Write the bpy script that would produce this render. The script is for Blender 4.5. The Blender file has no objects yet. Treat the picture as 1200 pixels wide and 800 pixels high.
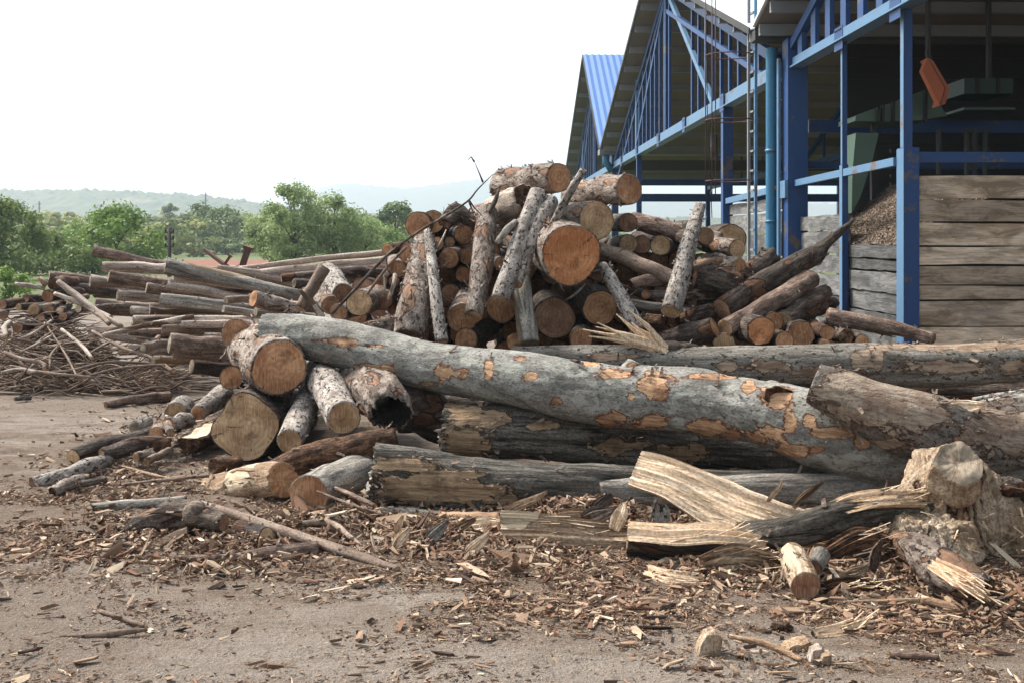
import bpy, math, random
import numpy as np
from mathutils import Vector, Matrix, noise as mn
random.seed(7); rng = np.random.default_rng(11)
F = 1300.0; CX = 600.0; HZ = 285.0; EYE = 1.6
sc = bpy.context.scene
COL = sc.collection
def at(px, py, Y):
    return Vector(((px-CX)/F*Y, Y, EYE-(py-HZ)/F*Y))
def gy(py): return EYE*F/(py-HZ)
# ------------------------------------------------------------------ materials
class G:
    def __init__(s, name):
        s.m = bpy.data.materials.new(name); s.m.use_nodes = True
        s.t = s.m.node_tree; s.n = s.t.nodes; s.l = s.t.links
        s.b = s.n['Principled BSDF']; s.b.inputs['Roughness'].default_value = .85
        s.b.inputs['Specular IOR Level'].default_value = .25
    def node(s, typ, **kw):
        n = s.n.new(typ)
        for k, v in kw.items():
            if k in n.inputs: n.inputs[k].default_value = v
            else: setattr(n, k, v)
        return n
    def link(s, a, b): s.l.new(a, b)
    def coord(s, scale=(1,1,1), rnd=True, what='Object'):
        tc = s.node('ShaderNodeTexCoord'); mp = s.node('ShaderNodeMapping'); mp.inputs['Scale'].default_value = scale
        s.link(tc.outputs[what], mp.inputs['Vector'])
        if rnd:
            oi = s.node('ShaderNodeObjectInfo'); mu = s.node('ShaderNodeMath', operation='MULTIPLY'); mu.inputs[1].default_value = 37.0
            s.link(oi.outputs['Random'], mu.inputs[0]); s.link(mu.outputs[0], mp.inputs['Location'])
        return mp.outputs[0]
    def noise(s, vec, scale, detail=5, rough=.6, dist=0):
        n = s.node('ShaderNodeTexNoise'); n.inputs['Scale'].default_value = scale; n.inputs['Detail'].default_value = detail
        n.inputs['Roughness'].default_value = rough; n.inputs['Distortion'].default_value = dist
        s.link(vec, n.inputs['Vector']); return n.outputs[0]
    def ramp(s, fac, stops, interp='LINEAR'):
        r = s.node('ShaderNodeValToRGB'); r.color_ramp.interpolation = interp
        e = r.color_ramp.elements
        while len(e) > 1: e.remove(e[-1])
        e[0].position = stops[0][0]; e[0].color = c4(stops[0][1])
        for p, c in stops[1:]:
            x = e.new(p); x.color = c4(c)
        s.link(fac, r.inputs[0]); return r.outputs[0]
    def mix(s, fac, a, b, mode='MIX'):
        m = s.node('ShaderNodeMix', data_type='RGBA', blend_type=mode)
        for k, v in ((0, fac), (6, a), (7, b)):
            if isinstance(v, (int, float)): m.inputs[k].default_value = v
            elif isinstance(v, tuple): m.inputs[k].default_value = c4(v)
            else: s.link(v, m.inputs[k])
        return m.outputs[2]
    def math(s, op, a, b=None, clamp=False):
        m = s.node('ShaderNodeMath', operation=op); m.use_clamp = clamp
        for k, v in ((0, a), (1, b)):
            if v is None: continue
            if isinstance(v, (int, float)): m.inputs[k].default_value = v
            else: s.link(v, m.inputs[k])
        return m.outputs[0]
    def bump(s, h, strength=.5, dist=.01):
        b = s.node('ShaderNodeBump'); b.inputs['Strength'].default_value = strength; b.inputs['Distance'].default_value = dist
        s.link(h, b.inputs['Height']); s.link(b.outputs[0], s.b.inputs['Normal'])
    def col(s, c):
        if isinstance(c, tuple): s.b.inputs['Base Color'].default_value = c4(c)
        else: s.link(c, s.b.inputs['Base Color'])
def c4(c):
    if isinstance(c, (int, float)): return (c, c, c, 1)
    return tuple(c) if len(c) == 4 else (*c, 1)
M = {}
def bark(name, lo, mid, hi, stretch=.35, scale=14, ridge=.6, patch=None, edge=None, pscale=3.0, pth=.58, spots=None, sscale=30, sth=.62,
         lichen=None, bump=.7, bdist=.012, tint=.25, pstretch=.45, pdet=3., big=.35, attr=False):
    g = G(name)
    v = g.coord((1, 1, stretch))
    n1 = g.noise(v, scale, 9, .68, .25)
    c = g.ramp(n1, [(.36, lo), (.49, mid), (.60, hi)])
    n2 = g.noise(g.coord((1, 1, .10)), scale*3.2, 6, .65, .15)           # fibres / ridges along the axis
    c = g.mix(g.math('MULTIPLY', g.ramp(n2, [(.36, 1.), (.50, 0.)]), min(1, ridge)), c, tuple(x*.35 for x in lo))
    vv = g.coord((1, 1, .7)); n3 = g.noise(vv, 2.4, 5, .6)               # broad weathered areas
    c = g.mix(g.math('MULTIPLY', g.ramp(n3, [(.42, 1.), (.60, 0.)]), big), c, tuple(x*.8 for x in lo))
    n5 = g.noise(vv, 75, 3, .6); c = g.mix(g.math('MULTIPLY', g.ramp(n5, [(.40, .75), (.55, 0.)]), .7), c, tuple(x*.5 for x in lo))
    h = g.math('ADD', g.math('ADD', n1, g.math('MULTIPLY', n2, ridge)), g.math('MULTIPLY', n5, .35))
    if lichen:
        nl = g.noise(vv, 8, 8, .75, .4); c = g.mix(g.ramp(nl, [(.52, 0.), (.58, .75)]), c, lichen)
    if spots:
        vs = g.coord((1, 1, .6)); ns = g.noise(vs, sscale, 2, .5)
        c = g.mix(g.ramp(ns, [(sth, 0.), (sth+.03, 1.)]), c, spots)
        h = g.math('ADD', h, g.math('MULTIPLY', g.ramp(ns, [(sth, 0.), (sth+.03, 1.)]), .5))
    if patch:
        npz = g.noise(g.coord((1, 1, pstretch)), pscale, pdet, .5, .25)
        if attr:
            at_ = g.node('ShaderNodeAttribute'); at_.attribute_name = 'peel'
            nn_ = g.noise(g.coord((1, 1, .6)), 9, 7, .68, .3); npz = g.math('ADD', g.math('MULTIPLY', at_.outputs['Fac'], .20), g.math('ADD', g.math('MULTIPLY', g.math('SUBTRACT', nn_, .12), .8), g.math('MULTIPLY', npz, .38)))
        pc = g.ramp(g.noise(g.coord((1, 1, .08)), 45, 6), [(.36, tuple(x*.5 for x in patch)), (.56, patch)])
        pc = g.mix(g.math('MULTIPLY', g.ramp(g.noise(vv, 6, 5, .7), [(.48, 0.), (.60, 1.)]), .55), pc, edge or tuple(x*.4 for x in patch))
        if edge: c = g.mix(g.ramp(npz, [(pth-.045, 0.), (pth-.012, 1.), (pth+.012, 1.), (pth+.045, 0.)]), c, edge)
        c = g.mix(g.ramp(npz, [(pth, 0.), (pth+.010, 1.)]), c, pc)
        h = g.math('SUBTRACT', h, g.math('MULTIPLY', g.ramp(npz, [(pth-.01, 0.), (pth+.01, 1.)]), .9))
    oi = g.node('ShaderNodeObjectInfo')
    hs = g.node('ShaderNodeHueSaturation'); g.link(c, hs.inputs['Color'])
    g.link(g.math('ADD', g.math('MULTIPLY', oi.outputs['Random'], tint*1.6), 1-tint*.8), hs.inputs['Value'])
    g.col(hs.outputs[0]); g.bump(h, bump, bdist); M[name] = g.m
bark('beech', (.135,.125,.108), (.255,.236,.205), (.38,.352,.31), stretch=.6, scale=6, ridge=.35, patch=(.50,.30,.17), edge=(.14,.042,.018), pscale=3.6, pth=.55,
     spots=(.09,.078,.066), sscale=60, sth=.645, lichen=(.31,.305,.26), bump=.8, bdist=.02, tint=.02, pstretch=.5, pdet=2., attr=True)
bark('beech_b', (.12,.095,.075), (.22,.19,.16), (.33,.29,.25), stretch=.3, scale=8, ridge=.6, patch=(.33,.255,.19), edge=(.10,.045,.025), pscale=3.6, pth=.55, spots=(.05,.043,.036), sscale=50, sth=.60, bump=1., bdist=.02, tint=.02, pdet=2., attr=True)
bark('beech_c', (.11,.09,.07), (.22,.195,.165), (.32,.29,.25), stretch=.2, scale=8, ridge=.6, patch=(.36,.26,.18), edge=(.10,.05,.03), pscale=3.6, pth=.55, spots=(.05,.04,.03), sscale=30, sth=.61, bump=1., bdist=.015, tint=.02, pdet=2., attr=True)
bark('cleft_a', (.05,.042,.034), (.15,.13,.105), (.30,.265,.22), stretch=.14, scale=11, ridge=1., patch=(.42,.28,.165), edge=(.06,.035,.02), pscale=1.9, pth=.55, bump=1., bdist=.045, tint=.1, pdet=5., attr=True)
bark('beech_smooth', (.12,.095,.075), (.235,.20,.17), (.33,.29,.25), stretch=.14, scale=9, ridge=.5, patch=(.40,.25,.15), edge=(.12,.045,.02), pscale=2.6, pth=.60, bump=.8, bdist=.01, tint=.05, spots=(.06,.04,.03), sscale=18, sth=.64)
bark('flaky', (.14,.097,.073), (.30,.235,.19), (.47,.39,.33), stretch=.55, scale=13, ridge=.4, patch=(.27,.15,.09), edge=(.08,.045,.03), pscale=7, pth=.59, spots=(.06,.042,.032), sscale=30, sth=.60, bump=1., bdist=.025, tint=.25)
bark('speckled', (.17,.135,.11), (.35,.30,.26), (.50,.445,.39), stretch=.6, scale=14, ridge=.35, spots=(.045,.035,.028), sscale=38, sth=.585, bump=1., bdist=.016, tint=.25)
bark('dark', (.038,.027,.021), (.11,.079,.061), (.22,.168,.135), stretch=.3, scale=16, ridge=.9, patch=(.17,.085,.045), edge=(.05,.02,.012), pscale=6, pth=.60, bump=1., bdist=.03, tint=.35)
bark('redbark', (.08,.048,.035), (.22,.142,.105), (.38,.28,.22), stretch=.4, scale=15, ridge=.7, bump=1., bdist=.02, tint=.3)
bark('brown', (.12,.078,.055), (.25,.175,.13), (.36,.27,.21), stretch=.16, scale=10, ridge=.5, spots=(.05,.03,.02), sscale=22, sth=.64, bump=.6, bdist=.01, tint=.25)
bark('greywood', (.115,.10,.084), (.30,.262,.22), (.47,.42,.355), stretch=.1, scale=9, ridge=.85, patch=(.32,.235,.15), pscale=2.2, pth=.57, bump=1., bdist=.016, tint=.25, pstretch=.2)
bark('tanwood', (.20,.145,.11), (.46,.36,.29), (.66,.55,.46), stretch=.09, scale=9, ridge=.75, patch=(.12,.07,.045), pscale=3, pth=.59, bump=.8, bdist=.012, tint=.3, pstretch=.2)
bark('cleftbark', (.045,.038,.03), (.15,.122,.096), (.30,.255,.20), stretch=.14, scale=11, ridge=1., patch=(.37,.29,.19), edge=(.05,.033,.022), pscale=1.9, pth=.56, bump=1., bdist=.045, tint=.1, pstretch=.25, pdet=5.)
bark('rootbark', (.03,.022,.018), (.14,.10,.075), (.31,.235,.18), stretch=.3, scale=8, ridge=.6, patch=(.28,.17,.10), edge=(.04,.02,.015), pscale=6, pth=.57, bump=1., bdist=.03, tint=.1)
bark('fresh', (.50,.34,.20), (.74,.525,.35), (.83,.65,.475), stretch=.05, scale=34, ridge=.22, bump=.7, bdist=.014, tint=.12, big=.1)
bark('fresh_brown', (.20,.115,.065), (.38,.25,.155), (.56,.41,.28), stretch=.1, scale=14, ridge=.6, patch=(.60,.46,.31), pscale=5, pth=.55, bump=1., bdist=.02, tint=.15)
bark('burl', (.28,.175,.105), (.51,.375,.25), (.67,.53,.385), stretch=.25, scale=9, ridge=.7, patch=(.22,.13,.075), edge=(.06,.03,.02), pscale=4, pth=.63, bump=1., bdist=.04, tint=.05, pdet=6.)
bark('rot', (.035,.018,.010), (.15,.07,.036), (.30,.16,.09), stretch=.5, scale=22, ridge=.8, bump=1., bdist=.035, tint=.25)
bark('char', (.006,.005,.004), (.02,.015,.012), (.05,.04,.03), stretch=.6, scale=20, ridge=.5, bump=1., bdist=.03)
def cut(name, lo, hi, rim, ringc, tint=.2):
    g = G(name)
    v = g.coord((1, 1, 1), rnd=False)
    nd = g.noise(g.coord((1,1,1)), 6, 3)
    sep = g.node('ShaderNodeSeparateXYZ'); g.link(v, sep.inputs[0])
    r = g.math('POWER', g.math('ADD', g.math('POWER', sep.outputs[0], 2.), g.math('POWER', sep.outputs[1], 2.)), .5)
    rr = g.math('ADD', r, g.math('MULTIPLY', nd, .05))
    rings = g.math('SINE', g.math('MULTIPLY', rr, 620.))
    rings2 = g.math('SINE', g.math('MULTIPLY', rr, 170.))
    n1 = g.noise(g.coord((1,1,1)), 13, 6, .7)
    c = g.ramp(n1, [(.38, lo), (.60, hi)])
    c = g.mix(g.math('ADD', g.math('MULTIPLY', rings, .16), g.math('ADD', .2, g.math('MULTIPLY', rings2, .2)), True), c, ringc)
    n0 = g.noise(g.coord((1,1,1)), 3.2, 4, .6); c = g.mix(g.ramp(n0, [(.44, .0), (.58, .75)]), c, ringc)
    # drying cracks: radial
    ang = g.math('ARCTAN2', sep.outputs[1], sep.outputs[0])
    cb = g.node('ShaderNodeCombineXYZ'); g.link(g.math('MULTIPLY', ang, 1.7), cb.inputs[0]); g.link(g.math('MULTIPLY', r, 2.), cb.inputs[1])
    oi = g.node('ShaderNodeObjectInfo'); g.link(g.math('MULTIPLY', oi.outputs['Random'], 50.), cb.inputs[2])
    nc = g.noise(cb.outputs[0], 3.2, 3, .6, .2); crack = g.ramp(nc, [(.655, 0.), (.665, 1.)])
    c = g.mix(g.math('MULTIPLY', crack, .8), c, (.05,.025,.012))
    # pale saw-grain streaks
    ns = g.noise(g.coord((3, .25, 1)), 50, 4, .6); c = g.mix(g.ramp(ns, [(.48, 0.), (.62, .5)]), c, hi)
    nb = g.noise(g.coord((1,1,1)), 5, 5, .7); c = g.mix(g.ramp(nb, [(.54, 0.), (.66, .6)]), c, (.09,.05,.03))
    ed = g.ramp(rr, [(.0, .25), (.03, 0.)]); c = g.mix(ed, c, ringc)
    hs = g.node('ShaderNodeHueSaturation'); g.link(c, hs.inputs['Color'])
    g.link(g.math('ADD', g.math('MULTIPLY', oi.outputs['Random'], tint*2), 1-tint), hs.inputs['Value'])
    g.col(hs.outputs[0]); g.bump(g.math('ADD', ns, g.math('SUBTRACT', n1, g.math('MULTIPLY', crack, 2.))), .55, .006); M[name] = g.m
cut('cut_orange', (.32,.15,.07), (.54,.305,.165), (.2,.1,.05), (.20,.08,.035))
cut('cut_red', (.36,.135,.05), (.58,.28,.13), (.2,.1,.05), (.27,.085,.03), .05)
cut('cut_tan', (.33,.20,.11), (.53,.36,.21), (.2,.1,.05), (.20,.11,.052))
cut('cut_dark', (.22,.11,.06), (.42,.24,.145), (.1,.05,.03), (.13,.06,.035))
cut('cut_grey', (.22,.17,.12), (.40,.32,.235), (.1,.08,.06), (.15,.11,.08))
def plain(name, c, rough=.6, metal=0, noise_amt=.25, scale=6, dirt=None, dth=.6, spec=.4, bump=.1):
    g = G(name); v = g.coord((1,1,1)); n = g.noise(v, scale, 6, .65)
    col = g.mix(g.math('MULTIPLY', n, noise_amt*2, True), c, tuple(x*.55 for x in c))
    if dirt: 
        nd = g.noise(v, scale*.6, 7, .7); col = g.mix(g.ramp(nd, [(dth, 0.), (dth+.06, 1.)]), col, dirt)
    g.b.inputs['Roughness'].default_value = rough; g.b.inputs['Metallic'].default_value = metal; g.b.inputs['Specular IOR Level'].default_value = spec
    g.col(col); g.bump(n, bump, .005); M[name] = g.m
plain('blue', (.009,.05,.165), .5, 0, .25, 4, dirt=(.10,.075,.055), dth=.585)
plain('blue_pale_lit', (.095,.195,.32), .5, 0, .25, 4, dirt=(.13,.09,.065), dth=.585)  # paler copy of blue: side light on posts and chords put into the colour
plain('teal', (.03,.17,.30), .45, 0, .35, 3, dirt=(.12,.07,.045), dth=.59)
plain('rust', (.10,.045,.03), .8)
plain('roof_under', (.20,.18,.155), .9, 0, .4, 1.5)
plain('roof_white', (.60,.62,.66), .5, 0, .15, 2)
plain('roof_blue', (.10,.20,.46), .5, 0, .15, 2)
plain('purlin', (.22,.225,.225), .6, 0, .3, 3)
plain('greenpaint', (.07,.12,.085), .5, 0, .4, 3, dirt=(.06,.05,.04), dth=.6)
plain('greendark', (.018,.05,.033), .5, 0, .4, 3)
plain('orangepaint', (.48,.13,.055), .55, 0, .3, 3, dirt=(.1,.05,.03), dth=.64)
plain('black', (.02,.02,.02), .7)
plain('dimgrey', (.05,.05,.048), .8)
plain('tile', (.26,.10,.065), .85, 0, .4, 3)
plain('wallwhite', (.5,.47,.42), .9)
plain('polewood', (.07,.06,.05), .9)
def plankmat(name, lo, mid, hi, stain):
    g = G(name); v = g.coord((.6,.6,2.2)); n = g.noise(v, 3.2, 8, .68, .8); n2 = g.noise(g.coord((1.,1.,14)), 4, 5, .6)
    c = g.ramp(n, [(.38, lo), (.49, mid), (.60, hi)]); c = g.mix(g.ramp(n2, [(.40, .5), (.50, 0.)]), c, tuple(x*.5 for x in mid))
    n3 = g.noise(g.coord((.6,.6,1.6)), 2.2, 5, .7, .4); c = g.mix(g.ramp(n3, [(.50, 0.), (.62, .5)]), c, stain)
    oi = g.node('ShaderNodeAttribute'); oi.attribute_name = 'tone'
    hs = g.node('ShaderNodeHueSaturation'); g.link(c, hs.inputs['Color']); g.link(g.math('ADD', g.math('MULTIPLY', oi.outputs['Fac'], .7), .62), hs.inputs['Value'])
    g.col(hs.outputs[0]); g.bump(g.math('ADD', n, n2), .8, .012); M[name] = g.m
plankmat('plank_grey', (.06,.058,.055), (.115,.11,.103), (.19,.182,.173), (.06,.06,.06))
plankmat('plank_tan', (.25,.18,.12), (.50,.375,.265), (.64,.505,.38), (.17,.14,.115))
def chipmat(name, stops):
    g = G(name); a = g.node('ShaderNodeAttribute'); a.attribute_name = 'tone'
    c = g.ramp(a.outputs['Fac'], stops, 'LINEAR'); n = g.noise(g.coord((1,1,1), rnd=False), 60, 4)
    c = g.mix(g.math('MULTIPLY', n, .5), c, g.mix(1., c, (.45,.45,.45), 'MULTIPLY'))
    g.col(c); g.bump(n, .6, .006); M[name] = g.m
chipmat('chips', [(0,(.03,.021,.016)), (.2,(.085,.05,.035)), (.42,(.20,.105,.062)), (.6,(.27,.17,.11)), (.78,(.36,.25,.165)), (.9,(.50,.375,.26)), (1,(.68,.55,.41))])
chipmat('heapchips', [(0,(.09,.06,.042)), (.5,(.20,.145,.105)), (1,(.36,.28,.21))])
chipmat('brushmat', [(0,(.045,.028,.02)), (.4,(.16,.10,.07)), (.75,(.30,.21,.15)), (1,(.46,.35,.27))])
def leafmat(name, a, b, c, trans=.35):
    g = G(name); at_ = g.node('ShaderNodeAttribute'); at_.attribute_name = 'tone'
    col = g.ramp(at_.outputs['Fac'], [(0, a), (.55, b), (1, c)])
    g.b.inputs['Roughness'].default_value = .6; g.col(col)
    tr = g.node('ShaderNodeBsdfTranslucent'); g.link(col, tr.inputs[0]); mx = g.node('ShaderNodeMixShader'); mx.inputs[0].default_value = trans
    g.link(g.b.outputs[0], mx.inputs[1]); g.link(tr.outputs[0], mx.inputs[2]); g.link(mx.outputs[0], g.n['Material Output'].inputs[0]); M[name] = g.m
leafmat('leaf_mid', (.08,.125,.04), (.145,.20,.065), (.21,.26,.095))
leafmat('leaf_bright', (.085,.155,.028), (.15,.24,.045), (.22,.31,.07))
leafmat('leaf_poplar', (.18,.24,.085), (.27,.345,.13), (.38,.43,.20))
leafmat('leaf_dark', (.075,.115,.035), (.135,.185,.05), (.21,.25,.08))
leafmat('leaf_wood', (.10,.14,.05), (.19,.225,.07), (.34,.335,.12), .4)
# ------------------------------------------------------------------ scene helpers
def tag(o, label=None, cat=None, group=None, kind=None):
    if label: o['label'] = label
    if cat: o['category'] = cat
    if group: o['group'] = group
    if kind: o['kind'] = kind
    return o
def empty(name, loc, label=None, cat=None, group=None, kind=None, rot=None):
    o = bpy.data.objects.new(name, None); COL.objects.link(o); o.empty_display_size = .1
    o.matrix_world = Matrix.Translation(loc) @ (rot.to_4x4() if rot is not None else Matrix())
    return tag(o, label, cat, group, kind)
def mesh(name, v, f, mat, parent=None, smooth=True, tone=None, mats=None, midx=None):
    me = bpy.data.meshes.new(name)
    if isinstance(v, np.ndarray) and isinstance(f, np.ndarray):
        n, k = f.shape
        me.vertices.add(len(v)); me.vertices.foreach_set('co', v.astype(np.float32).ravel())
        me.loops.add(n*k); me.loops.foreach_set('vertex_index', f.astype(np.int32).ravel())
        me.polygons.add(n); me.polygons.foreach_set('loop_start', np.arange(0, n*k, k, dtype=np.int32)); me.polygons.foreach_set('loop_total', np.full(n, k, dtype=np.int32))
        me.update(calc_edges=True); me.validate()
    else:
        me.from_pydata([tuple(p) for p in v], [], [tuple(p) for p in f]); me.update()
    for mm in (mats or [mat]): me.materials.append(M[mm])
    if midx is not None: me.polygons.foreach_set('material_index', np.asarray(midx, dtype=np.int32))
    if tone is not None:
        a = me.attributes.new('tone', 'FLOAT', 'POINT'); a.data.foreach_set('value', np.asarray(tone, dtype=np.float32))
    me.polygons.foreach_set('use_smooth', [smooth]*len(me.polygons))
    o = bpy.data.objects.new(name, me); COL.objects.link(o)
    if parent: o.parent = parent
    return o
class MB:
    def __init__(s): s.v = []; s.f = []; s.t = []
    def box(s, lo, hi, tone=.5):
        (a,b,c),(d,e,g) = lo, hi
        s.hexa([(a,b,c),(d,b,c),(d,e,c),(a,e,c),(a,b,g),(d,b,g),(d,e,g),(a,e,g)], tone)
    def hexa(s, p, tone=.5):
        n = len(s.v); s.v += [tuple(q) for q in p]; s.t += [tone]*8
        s.f += [tuple(n+i for i in q) for q in ((0,3,2,1),(4,5,6,7),(0,1,5,4),(1,2,6,5),(2,3,7,6),(3,0,4,7))]
    def beam(s, p, q, w, h, up=(0,0,1), tone=.5):
        p = Vector(p); q = Vector(q); d = (q-p).normalized(); u = Vector(up); sd = d.cross(u)
        if sd.length < 1e-3: sd = d.cross(Vector((1,0,0)))
        sd.normalize(); u = sd.cross(d).normalized(); a = sd*w/2; b = u*h/2
        s.hexa([p-a-b, p+a-b, q+a-b, q-a-b, p-a+b, p+a+b, q+a+b, q-a+b], tone)
    def tube(s, pts, rad, seg=8, cap=True, tone=.5):
        pts = [Vector(p) for p in pts]; n0 = len(s.v); ref = Vector((.3,.2,1)).normalized()
        for i, p in enumerate(pts):
            d = (pts[min(i+1,len(pts)-1)]-pts[max(i-1,0)]).normalized(); sd = d.cross(ref)
            if sd.length < .05: sd = d.cross(Vector((1,0,0)))
            sd.normalize(); u = sd.cross(d); r = rad[i] if hasattr(rad, '__len__') else rad
            for k in range(seg):
                a = 2*math.pi*k/seg; s.v.append(tuple(p+sd*math.cos(a)*r+u*math.sin(a)*r)); s.t.append(tone)
        for i in range(len(pts)-1):
            for k in range(seg):
                a = n0+i*seg+k; b = n0+i*seg+(k+1)%seg; s.f.append((a,b,b+seg,a+seg))
        if cap:
            s.f.append(tuple(n0+k for k in range(seg))[::-1]); m = n0+(len(pts)-1)*seg; s.f.append(tuple(m+k for k in range(seg)))
    def build(s, name, mat, parent=None, smooth=False, **kw):
        return mesh(name, s.v, s.f, mat, parent, smooth, tone=s.t, **kw)
def catmull(P, R, step):
    P = [Vector(p) for p in P]; out = []; rr = []
    for i in range(len(P)-1):
        p0 = P[i-1] if i else P[0]*2-P[1]; p1 = P[i]; p2 = P[i+1]; p3 = P[i+2] if i+2 < len(P) else P[-1]*2-P[-2]
        n = max(2, int((p2-p1).length/step))
        for k in range(n):
            t = k/n; t2 = t*t; t3 = t2*t
            out.append(.5*((2*p1)+(p2-p0)*t+(2*p0-5*p1+4*p2-p3)*t2+(3*p1-p0-3*p2+p3)*t3)); rr.append(R[i]*(1-t)+R[i+1]*t)
    out.append(P[-1]); rr.append(R[-1]); return out, rr
NLOG = [0]
LOGS = []
PXS = 1300/1
def logthing(kind, label, cat, pts, bk='dark', end='cut_orange', end2=None, amp=.06, step=None, seg=None, prof=None, jag=(0,0), stubs=(), nstub=0,
             flakes=0, hollow=False, group=None, world=None, sub=None, split=None, parent=None, oval=1.0, rim=.93, endamp=.02, nocap=False, peel=None, bend=.22):
    """pts: (px,py,Y,diameter px); world: list of (Vector, radius)"""
    NLOG[0] += 1; seed = NLOG[0]*13.7; rnd = random.Random(NLOG[0])
    if world: P = [w[0] for w in world]; R = [w[1] for w in world]
    else: P = [at(a, b, c) for a, b, c, d in pts]; R = [d/2*c/F for a, b, c, d in pts]
    ymin = min(p.y for p in P); px = ymin/1100.
    rmax = max(R); step = step or max(px*3.5, .018); seg = seg or int(max(14, min(56, 2*math.pi*rmax/max(px*3.2, .014))))
    pa, ra = catmull(P, R, step)
    for i_, p_ in enumerate(pa):
        t_ = i_/(len(pa)-1); w_ = math.sin(math.pi*t_)*bend*ra[i_]+.0
        p_ += Vector((0, w_*mn.noise(Vector((t_*2.5+seed, 1, 2)))*2, w_*mn.noise(Vector((t_*3+seed, 5, 2)))*2)); ra[i_] *= 1+.07*mn.noise(Vector((t_*4+seed, 7, 7)))
    org = pa[0].copy(); zax = (pa[-1]-pa[0]).normalized(); up = Vector((0,0,1)); xa = up.cross(zax)
    if xa.length < .05: xa = Vector((1,0,0))
    xa.normalize(); ya = zax.cross(xa); rot = Matrix((xa, ya, zax)).transposed()
    if parent is None:
        root = empty(kind, org, label, cat, group, rot=rot)
    else: root = parent
    inv = (Matrix.Translation(org) @ rot.to_4x4()).inverted()
    pl = [inv @ p for p in pa]; n = len(pl); V = []; T = []
    jit = [rnd.uniform(0, 1) for _ in range(seg)]
    for i, p in enumerate(pl):
        d = (pl[min(i+1,n-1)]-pl[max(i-1,0)]).normalized()
        sx = Vector((1,0,0)) - d*d.x; sx.normalize(); sy = d.cross(sx)
        r = ra[i]
        for k in range(seg):
            a = 2*math.pi*k/seg; ca, sa = math.cos(a), math.sin(a)
            q = Vector((ca*r, sa*r, p.z))
            nz = mn.noise(Vector((q.x*2.2/max(rmax,.03)*.5+seed, q.y*2.2/max(rmax,.03)*.5, q.z*1.3)))*1.45
            nz += .55*mn.noise(Vector((ca*2.3+seed, sa*2.3, q.z*5)))
            nz += .38*mn.noise(Vector((q.x*28+seed, q.y*28, q.z*9)))
            nz += .22*mn.noise(Vector((q.x*70+seed, q.y*70, q.z*24)))
            rk = r*(1+amp*nz)
            if prof: rk *= prof(a)
            off = (sx*ca*oval+sy*sa/oval)*rk
            j = 0.
            if jag[0] and i < 6: j -= jag[0]*(1-i/6)*(jit[k]-.3)*(.5+abs(mn.noise(Vector((ca*3,sa*3,seed)))))
            if jag[1] and i > n-7: j += jag[1]*(1-(n-1-i)/6)*(jit[k]-.3)*(.5+abs(mn.noise(Vector((ca*3,sa*3,seed+9)))))
            V.append(p+off+d*j)
    Fc = [(i*seg+k, i*seg+(k+1)%seg, (i+1)*seg+(k+1)%seg, (i+1)*seg+k) for i in range(n-1) for k in range(seg)]
    rings = {0: [V[k] for k in range(seg)], 1: [V[(n-1)*seg+k] for k in range(seg)]}
    sgn = {0: -1, 1: 1}
    pe = None
    if peel:
        pks = {'beech': .74, 'beech_c': .72}.get(bk, .95); pe = []; wm = Matrix.Translation(org) @ rot.to_4x4()
        for i in range(n):
            cw = wm @ pl[i]
            for k in range(seg):
                q = wm @ V[i*seg+k]; val = -1.2
                if q.y < cw.y+.25*ra[i]:
                    X_ = CX+q.x/q.y*F; Y_ = HZ-(q.z-EYE)/q.y*F
                    for (ex, ey, rx_, ry_) in peel:
                        dd_ = math.hypot((X_-ex)/(rx_*pks), (Y_-ey)/(ry_*pks)); val = max(val, 1.35-.85*dd_)
                val = min(1, val); pe.append(val)
                if val > .3: V[i*seg+k] = pl[i]+(V[i*seg+k]-pl[i])*(1-.018*min(1, (val-.3)*3))
        pe += [-1.2]*(2*seg)
    V2 = list(V); F2 = list(Fc)
    for e in (0, 1):                                    # bark rim closing the tube end
        c = pl[0] if e == 0 else pl[-1]; b0 = len(V2)
        for q in rings[e]: V2.append(c+(q-c)*.86)
        o0 = 0 if e == 0 else (n-1)*seg
        for k in range(seg):
            k2 = (k+1) % seg; F2.append((o0+k, o0+k2, b0+k2, b0+k) if e == 1 else (o0+k2, o0+k, b0+k, b0+k2))
    m2 = MB(); m2.v = V2; m2.f = F2
    for _ in range(nstub):                              # small knots and twig stubs on the bark
        i = rnd.randrange(2, n-2); k = rnd.randrange(seg); q = V[i*seg+k]; dd = (q-pl[i]); r = dd.length; dd.normalize()
        L = rnd.uniform(.012, .04)*(.5+rmax*3)*(3 if rnd.random() < .06 else 1); dd = (dd+Vector((rnd.uniform(-.3,.3), rnd.uniform(-.3,.3), rnd.uniform(-.5,.7)))).normalized()
        rs = rnd.uniform(.004, .011)*(.6+rmax*2.5); m2.tube([q-dd*.02, q+dd*L*.5, q+dd*L+Vector((0,0,rnd.uniform(-.01,.02)))], [rs*1.3, rs, rs*.7], 6)
    nm = sub or ('bark' if bk in ('dark','beech_b','beech_c','cleft_a','rootbark','flaky','speckled','redbark','beech','cleftbark','beech_smooth') else 'wood')
    bo = None
    if split:                                           # faces within an angular range are riven wood, the rest bark
        a0, a1 = split; fa = []; fb = []
        for f in F2:
            if max(f) < n*seg:
                a = ((f[0] % seg)+.5)/seg*360
                (fa if (a0 <= a <= a1 or a0 <= a-360 <= a1) else fb).append(f)
            else: fb.append(f)
        mesh('bark', V2, fb, 'dark', root); mesh('split_face', V, fa, bk, root)
    else:
        bo = mesh(nm, m2.v, m2.f, bk, root)
        if pe: at_ = bo.data.attributes.new('peel', 'FLOAT', 'POINT'); at_.data.foreach_set('value', np.array((pe+[-1.2]*len(m2.v))[:len(m2.v)], dtype=np.float32))
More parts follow.
